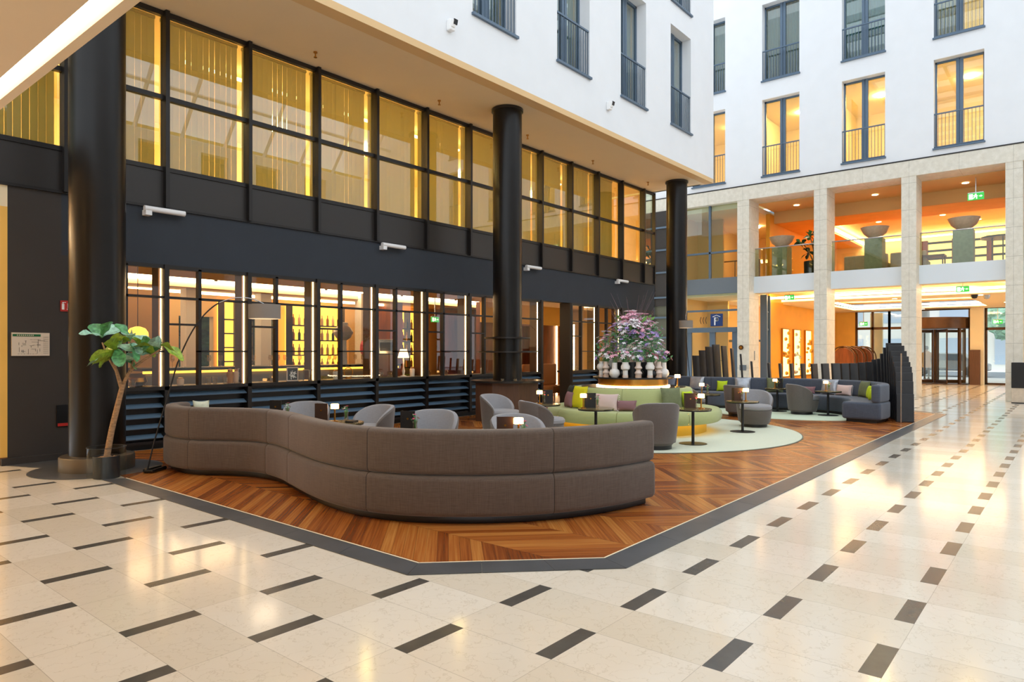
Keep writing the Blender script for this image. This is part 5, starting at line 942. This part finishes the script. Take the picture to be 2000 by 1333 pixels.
def car(x, y, m_, lab):
    r_ = E('car', lab, 'car', (x, y, -.02)); pr_ = [(-2.2, .35), (-2.2, .75), (-1.5, .92), (-.9, 1.4), (.7, 1.42), (1.4, .98), (2.15, .85), (2.2, .35)]; bm = BM(); a = [bm.verts.new((-.85, p, q)) for p, q in pr_]; b_ = [bm.verts.new((.85, p, q)) for p, q in pr_]; n = len(pr_)
    for i in range(n): bm.faces.new([a[i], a[(i + 1) % n], b_[(i + 1) % n], b_[i]])
    bm.faces.new(a[::-1]); bm.faces.new(b_); fin('car_body', bm, m_, r_, bevel=.08)
    bm = BM(); q_ = [(-1.35, .95), (-.85, 1.34), (.62, 1.36), (1.2, .98)]
    for sx in (-.86, .86): bm.faces.new([bm.verts.new((sx, p, q)) for p, q in q_])
    fin('car_windows', bm, 'car_glass', r_)
    for py_ in (-1.35, 1.35):
        for sx in (-.8, .8): bm = BM(); tube(bm, [(sx - .1, py_, .33), (sx + .1, py_, .33)], .33, 24); fin('wheel', bm, 'tyre', r_, smooth=True)
car(48.5, 6.2, 'car_silver', 'silver car parked on the street seen through the revolving door'); car(50, 13.5, 'car_silver', 'silver car on the street seen through the left entrance door')
for i_, (x, y) in enumerate(((46.5, 12.4), (53, 14.5), (52, 3.0))):
    r_ = E('street_tree', 'green street tree outside the entrance, ' + ['behind the left door', 'behind the transom glass', 'behind the revolving door'][i_], 'tree', (x, y, -.02)); bm = BM(); tube(bm, [(0, 0, 0), (.05, .1, 1.5), (0, .0, 3)], [.14, .11, .08], 10); fin('trunk', bm, 'bark', r_); bm = BM(); bmesh.ops.create_icosphere(bm, subdivisions=4, radius=1.5, matrix=Matrix.Translation((0, 0, 3.6)))
    for v in bm.verts: v.co += Vector((R.uniform(-.16, .16), R.uniform(-.16, .16), R.uniform(-.16, .16)))
    fin('crown', bm, 'leaf_pale', r_)
def person(loc, rz, lab, coat='coat', stride=.16):
    r_ = E('person', lab, 'person', loc, rz)
    V = [(0, 0, .93), (0, 0, 1.12), (0, 0, 1.32), (.0, 0, 1.43), (.01, 0, 1.50), (.02, 0, 1.56),
         (.0, .1, .88), (stride, .1, .48), (stride * .6, .1, .08), (stride * .6 + .13, .1, .04), (0, -.1, .88), (-stride * .5, -.1, .48), (-stride * 1.5, -.1, .1), (-stride * 1.5 + .13, -.1, .04),
         (0, .17, 1.38), (.02, .22, 1.12), (.1, .22, .9), (.13, .21, .82), (0, -.17, 1.38), (-.02, -.22, 1.12), (.06, -.23, .9), (.09, -.22, .82)]
    Ed = [(0, 1), (1, 2), (2, 3), (3, 4), (4, 5), (0, 6), (6, 7), (7, 8), (8, 9), (0, 10), (10, 11), (11, 12), (12, 13), (2, 14), (14, 15), (15, 16), (16, 17), (2, 18), (18, 19), (19, 20), (20, 21)]
    rad = [.15, .14, .17, .07, .055, .06, .09, .065, .042, .035, .09, .065, .042, .035, .07, .05, .036, .032, .07, .05, .036, .032]
    me = bpy.data.meshes.new('body'); me.from_pydata(V, Ed, []); o = bpy.data.objects.new('body', me); COL.objects.link(o); o.parent = r_; s_ = o.modifiers.new('skin', 'SKIN'); sv = me.skin_vertices[0].data
    for i, q in enumerate(rad): sv[i].radius = (q * .85, q)
    sv[0].use_root = True; sb = o.modifiers.new('sub', 'SUBSURF'); sb.levels = 2; sb.render_levels = 2; me.materials.append(M('trousers'))
    bm = BM(); bmesh.ops.create_uvsphere(bm, u_segments=20, v_segments=14, radius=.1, matrix=Matrix.Translation((.02, 0, 1.63)) @ Matrix.Diagonal((1, .8, 1.2, 1))); box(bm, .11, .135, -.012, .012, 1.6, 1.64)
    fin('head', bm, 'skin', r_, smooth=True); bm = BM(); bmesh.ops.create_uvsphere(bm, u_segments=20, v_segments=14, radius=.106, matrix=Matrix.Translation((.0, 0, 1.66)) @ Matrix.Diagonal((1.02, .88, 1.12, 1))); fin('hair', bm, 'hair', r_, smooth=True)
    bm = BM(); prof = [(.21, .62), (.20, .8), (.18, 1.0), (.2, 1.2), (.21, 1.34), (.15, 1.45), (.07, 1.5), (.0, 1.5)]; lathe(bm, prof, 24)
    for v in bm.verts: v.co.x *= .72
    for sy, ex in ((1, .1), (-1, .06)): tube(bm, [(0, sy * .19, 1.40), (0, sy * .24, 1.15), (ex, sy * .235, .92)], [.075, .065, .052], 12)
    fin('coat', bm, coat, r_, smooth=True)
    for v_ in ((stride * .6, .1), (-stride * 1.5, -.1)): bm = BM(); rbox(bm, v_[0] + .06, v_[1], .04, .27, .1, .08); fin('shoe', bm, 'shoe', r_, bevel=.02)
    for sx, sy in ((.13, .22), (.09, -.22)):
        h0 = BM()
        bmesh.ops.create_uvsphere(h0, u_segments=10, v_segments=8, radius=.035, matrix=Matrix.Translation((sx + .01, sy, .80)) @ Matrix.Diagonal((.5, 1, 1.2, 1)))
        for q in range(4): tube(h0, [(sx + .01, sy - .024 + .016 * q, .78), (sx + .015, sy - .026 + .0165 * q, .745), (sx + .0, sy - .026 + .0165 * q, .715 + .006 * abs(q - 1.5))], [.009, .008, .006], 6)
        tube(h0, [(sx + .02, sy - .03, .81), (sx + .04, sy - .035, .785), (sx + .045, sy - .03, .76)], [.01, .009, .007], 6); fin('hand', h0, 'skin', r_, smooth=True)
    return r_
person((42.2, 6.27, 0), .1, 'person in brown coat with dark hair walking outside the revolving door')
# luggage carts behind the fins
for i_, (x, y) in enumerate(((33.5, 8.2), (34.3, 8.0), (35.1, 7.8))):
    r_ = E('luggage_cart', 'brass luggage cart with arched top in the hall, ' + ['front one', 'middle one', 'rear one'][i_], 'luggage cart', (x, y, .0)); bm = BM(); box(bm, -.35, .35, -.55, .55, .15, .22); fin('platform', bm, 'brown_wood', r_)
    bm = BM()
    for sx in (-.3, .3): tube(bm, [(sx, -.5, .2), (sx, -.5, 1.2)] + [(sx, -.5 * math.cos(a), 1.2 + .5 * math.sin(a)) for a in [PI * j / 12 for j in range(1, 12)]] + [(sx, .5, 1.2), (sx, .5, .2)], .03, 8)
    tube(bm, [(-.3, 0, 1.7), (.3, 0, 1.7)], .03, 8); fin('frame', bm, 'bronze', r_, smooth=True)
    bm = BM(); cv = [(-.44, .22), (.44, .22)] + [(.44 * math.cos(a), 1.2 + .44 * math.sin(a)) for a in [PI * j / 12 for j in range(13)]]; fa = [bm.verts.new((-.24, p, q)) for p, q in cv]; fb = [bm.verts.new((.24, p, q)) for p, q in cv]
    bm.faces.new(fa[::-1]); bm.faces.new(fb)
    for j in range(len(cv)): bm.faces.new([fa[j], fa[(j + 1) % len(cv)], fb[(j + 1) % len(cv)], fb[j]])
    fin('covers', bm, 'brown_wood', r_, bevel=.02)
    for a, b_ in ((-.28, -.45), (.28, -.45), (-.28, .45), (.28, .45)): bm = BM(); bmesh.ops.create_uvsphere(bm, u_segments=12, v_segments=8, radius=.075, matrix=Matrix.Translation((a, b_, .075))); fin('wheel', bm, 'tyre', r_, smooth=True)
# parking bay glazing, left of the first pillar
S('window_70', 'steel_frame', (25.2, 25.3, 9.82, 9.9, 0, 3.7), (25.2, 25.3, 9.9, 12.3, 3.02, 3.09), (25.15, 25.35, 9.9, 12.3, 2.22, 2.4), (25.2, 25.3, 10.78, 11.0, 0, 2.25), (25.2, 25.3, 11.75, 11.95, 0, 2.25), (25.2, 25.3, 9.9, 10.1, 0, 2.25), (25.2, 25.3, 10.95, 11.03, 4.3, 7.1), (25.2, 25.3, 9.82, 12.3, 5.25, 5.32), (25.2, 25.3, 11.0, 11.75, 0, .1), (25.2, 25.3, 10.1, 10.8, 0, .1))
for i_, (z0, z1) in enumerate(((.1, 3.7), (4.3, 7.1))): bm = BM(); box(bm, 25.25, 25.255, 9.85, 12.3, z0, z1); st(fin('window_7%d' % (i_ + 1), bm, 'glass_clear'))
S('wall_bay_side', 'tan_wall', (25.4, 33, 12.3, 12.45, 0, 7.1)); S('wall_bay_back', 'warm_plaster', (32.9, 33.1, 9.6, 12.4, 0, 7.1)); S('ceiling_bay', 'cream', (25.3, 33, 9.6, 12.4, 3.62, 4.25), (25.3, 33, 9.6, 12.4, 6.9, 7.1)); S('wall_bay_left', 'tan_wall', (26, 33, 9.6, 9.7, 0, 7.1)) if False else None
S('wall_bay_partition', 'tan_wall', (28, 28.1, 11.4, 12.3, 0, 3.6), (27, 27.1, 11.2, 12.3, 4.25, 6.9))
S('window_73', 'steel_frame', (30.0, 30.08, 9.65, 12.3, 1.9, 2.0), (30, 30.08, 10.6, 10.68, 0, 3.6)); bm = BM(); box(bm, 29.0, 29.6, 9.7, 9.78, 1.3, 2.1)
st(fin('window_74', bm, 'case_glow'))
for i_, (x, z_) in enumerate(((28.5, 3.6), (31, 3.6), (29.5, 6.88))):
    bm = BM(); lathe(bm, [(0, -.05), (.2, -.05), (.22, 0), (0, 0)], 20, x, 10.8, z_); tag(fin('ceiling_light', bm, 'room_lamp'), 'round ceiling lamp in the passage by the parking sign, ' + ['lower front', 'lower back', 'upper floor'][i_], 'light')
r_ = E('rail_gate', 'yellow-lit handrail inside the upper passage window', 'railing', (27.5, 10.8, 4.25)); bm = BM(); tube(bm, [(0, -.9, .95), (0, 1.2, .95)], .025, 8); tube(bm, [(0, -.9, 0), (0, -.9, .95)], .02, 8); tube(bm, [(0, .1, 0), (0, .1, .95)], .02, 8); tube(bm, [(0, 1.2, 0), (0, 1.2, .95)], .02, 8); fin('rail', bm, 'bronze', r_)
r_ = E('parking_sign', 'square blue parking garage sign with white P and roof mark', 'sign', (25.228, 10.72, 2.69)); bm = BM(); box(bm, -.02, .02, -.24, .24, -.24, .24); fin('sign_panel', bm, 'sign_blue', r_)
bm = BM(); x_ = -.026; q = lambda a, b_, c_, d: box(bm, x_, -.02, a, b_, c_, d)
q(.04, .09, -.2, .1)
for j in range(9):                                       # bowl of the P (towards -y, which reads to the right)
    a = PI / 2 - PI * (j + .5) / 9; rbox(bm, -.023, .0 - .055 * math.cos(a) - .0, .03 + .055 * math.sin(a), .006, .05, .045, rot=0, tilt=0)
q(-.0, .06, .06, .105); q(-.0, .06, -.05, -.005)
for sgn in (-1, 1):
    for j in range(8): t_ = j / 7; rbox(bm, -.023, sgn * .14 * t_, .185 - .06 * t_, .006, .028, .024)
fin('letter_and_roof', bm, 'white_paint', r_)
r_ = E('chevron_marks', 'three dark left-pointing chevrons on the glass beside the parking sign', 'sign', (25.247, 11.3, 2.69)); bm = BM()
for j in range(3):
    for s_ in (-1, 1):
        for k_ in range(6): t_ = k_ / 5; rbox(bm, -.0, .1 - .11 * j - .035 * t_, s_ * .12 * t_, .006, .022, .03)
fin('chevrons', bm, 'ink', r_)
r_ = E('round_plaque', 'small round copper plaque on the leftmost stone pillar', 'plaque', (24.985, 9.67, 1.63)); bm = BM(); tube(bm, [(-.03, 0, 0), (0.004, 0, 0)], .085, 24); fin('plaque_disc', bm, 'bronze', r_, smooth=True); bm = BM(); tube(bm, [(-.034, 0, 0), (-.03, 0, 0)], .05, 24); fin('emblem', bm, 'brass', r_)
S('call_panel', 'steel', (25.5, 25.56, 9.365, 9.38, 1.15, 1.5)); o = COL.objects['call_panel']; del o['kind']; tag(o, 'small steel call panel on the side of the leftmost stone pillar', 'panel')
bm = BM(); box(bm, 24.96, 24.99, 9.48, 9.72, .78, .98); tag(fin('grey_notice', bm, 'grey_fascia'), 'grey metal notice plate low on the leftmost stone pillar', 'plate')
r_ = E('waste_station', 'black box with beige front panel beside the rightmost pillar', 'bin', (24.4, 1.15, 0)); bm = BM(); box(bm, -.2, .2, -.35, .35, .44, 1.17); fin('top_box', bm, 'black_plastic', r_, bevel=.01); bm = BM(); box(bm, -.18, .18, -.34, .34, .03, .44); fin('lower_panel', bm, 'bowl_stone', r_); bm = BM(); box(bm, -.2, .2, -.35, .35, 0, .03); fin('plinth', bm, 'black_plastic', r_)
# black reception screen fins near the parking door are part of the fin screen; palm behind it
r_ = E('palm_plant', 'spiky palm plant rising behind the left fins', 'plant', (20.2, 8.9, 0)); bm = BM(); cyl(bm, 0, 0, 0, .4, .2, 24); fin('pot', bm, 'pot', r_, smooth=True); bm = BM(); tube(bm, [(0, 0, .35), (.02, .02, 1.2)], .03, 8); fin('trunk', bm, 'bark', r_)
for j in range(14):
    bm = BM(); a = j * 2.4; leaf(bm, (.02, .02, 1.15 + .02 * (j % 4)), (math.cos(a), math.sin(a), .9 - .06 * j), .62, .03, 0, .35); fin('frond', bm, 'leaf_dark', r_)
# glazed return between the facade corner and the far wall
S('wall_corner', 'charcoal_wall', (24.9, 25.3, 12.3, 17, 3.3, 7.1), (24.9, 25.3, 12.3, 17, 0, .4)); S('window_75', 'steel_frame', *[(24.85, 24.9, 12.3, 15.5, z_, z_ + .07) for z_ in (1.2, 2.0, 2.8, 3.6, 4.6, 5.5, 6.4)], (24.85, 24.9, 13.2, 13.26, 0, 7), (24.85, 24.9, 14.3, 14.36, 0, 7)); mat('corner_olive', '#5d6053', .4); S('wall_corner_low', 'corner_olive', (24.95, 25.0, 12.3, 17, .4, 3.3))
# ================================================================= REST OF THE ATRIUM (seen in reflections)
ho = []
for i_ in range(10):
    for z0 in (4.3, 7.86): ho.append((-4 + 2.7 * i_, -2.7 + 2.7 * i_, z0, z0 + 2.7))
bm = BM(); wallholes(bm, 'y', -9.4, -9, -8, 26, 0, 11.0, ho); st(fin('wall_right', bm, 'white_plaster'))
S('wall_right_rooms', 'tan_wall', (-8, 26, -12, -11.8, 0, 11), (-8, 26, -11.8, -9.4, 3.9, 4.2), (-8, 26, -11.8, -9.4, 7.5, 7.8), (-8, 26, -11.8, -9.4, 11.0, 11.3))
bm = BM()
for i_ in range(17): box(bm, -8 + 2.0 * i_, -7.85 + 2.0 * i_, -5, 9.0, 15.9, 16.2); tube(bm, [(-7.9 + 2.0 * i_, -9.2, 11.0), (-7.9 + 2.0 * i_, -5, 16.0)], .09, 4)
for j in range(5): box(bm, -8, 25.4, -5 + 3.4 * j, -4.85 + 3.4 * j, 15.95, 16.15)
for f_ in (0, .33, .66): tube(bm, [(-8, -9.2 + 4.2 * f_, 11 + 5 * f_), (25.4, -9.2 + 4.2 * f_, 11 + 5 * f_)], .09, 4)
st(fin('roof_beams', bm, 'white_plaster'))

# ================================================================= CURTAINS AND LAMPS IN THE STOREYS ABOVE
def curtain(axis, c, a0, a1, z0, z1, m_, lab):
    n = 60; bm = BM(); prev = None
    for i in range(n + 1):
        a = a0 + (a1 - a0) * i / n; d = c + .035 * math.sin(i * 1.05) + .012 * math.sin(i * .37)
        p = (d, a) if axis == 'x' else (a, d); q = (bm.verts.new((p[0], p[1], z0)), bm.verts.new((p[0], p[1], z1)))
        if prev: bm.faces.new([prev[0], q[0], q[1], prev[1]])
        prev = q
    o = fin('curtain', bm, m_, smooth=True); sd = o.modifiers.new('thickness', 'SOLIDIFY'); sd.thickness = .003; tag(o, lab, 'curtain')
for i_, (y0, y1, z0, m_, lab) in enumerate(((7.6, 8.9, 11.36, 'curtain_grey', 'pale grey curtain filling the upper window, second column of the far wall'), (4.9, 6.2, 11.36, 'curtain_teal', 'bluish green curtain filling the upper window, middle column of the far wall'), (10.3, 11.6, 11.36, 'curtain_grey', 'grey curtain in the narrow upper corner window of the far wall'), (2.95, 3.5, 11.36, 'curtain_grey', 'grey curtain in the left half of the upper window, fourth column of the far wall'))):
    curtain('x', 25.46, y0, y1, z0, z0 + 2.75, m_, lab)
for i_, (x0, x1) in enumerate(((9.42, 10.72), (12.7, 13.4), (15.3, 16.1), (17.9, 18.8))):
    curtain('y', 9.26, x0, x1, 7.9, 10.64, 'curtain_grey', 'grey curtain behind the railing on the overhanging wall, %s window from the left' % ORD[i_])
for i_, x in enumerate((9.9, 12.7, 15.4, 18.1)):
    bm = BM(); lathe(bm, [(0, -.1), (.22, -.1), (.28, -.02), (.28, 0), (0, 0)], 20, x, 11.6, 10.72); tag(fin('room_light', bm, 'room_lamp_dim'), 'ceiling light in the room behind the overhanging wall, %s window from the left' % ORD[i_], 'light')
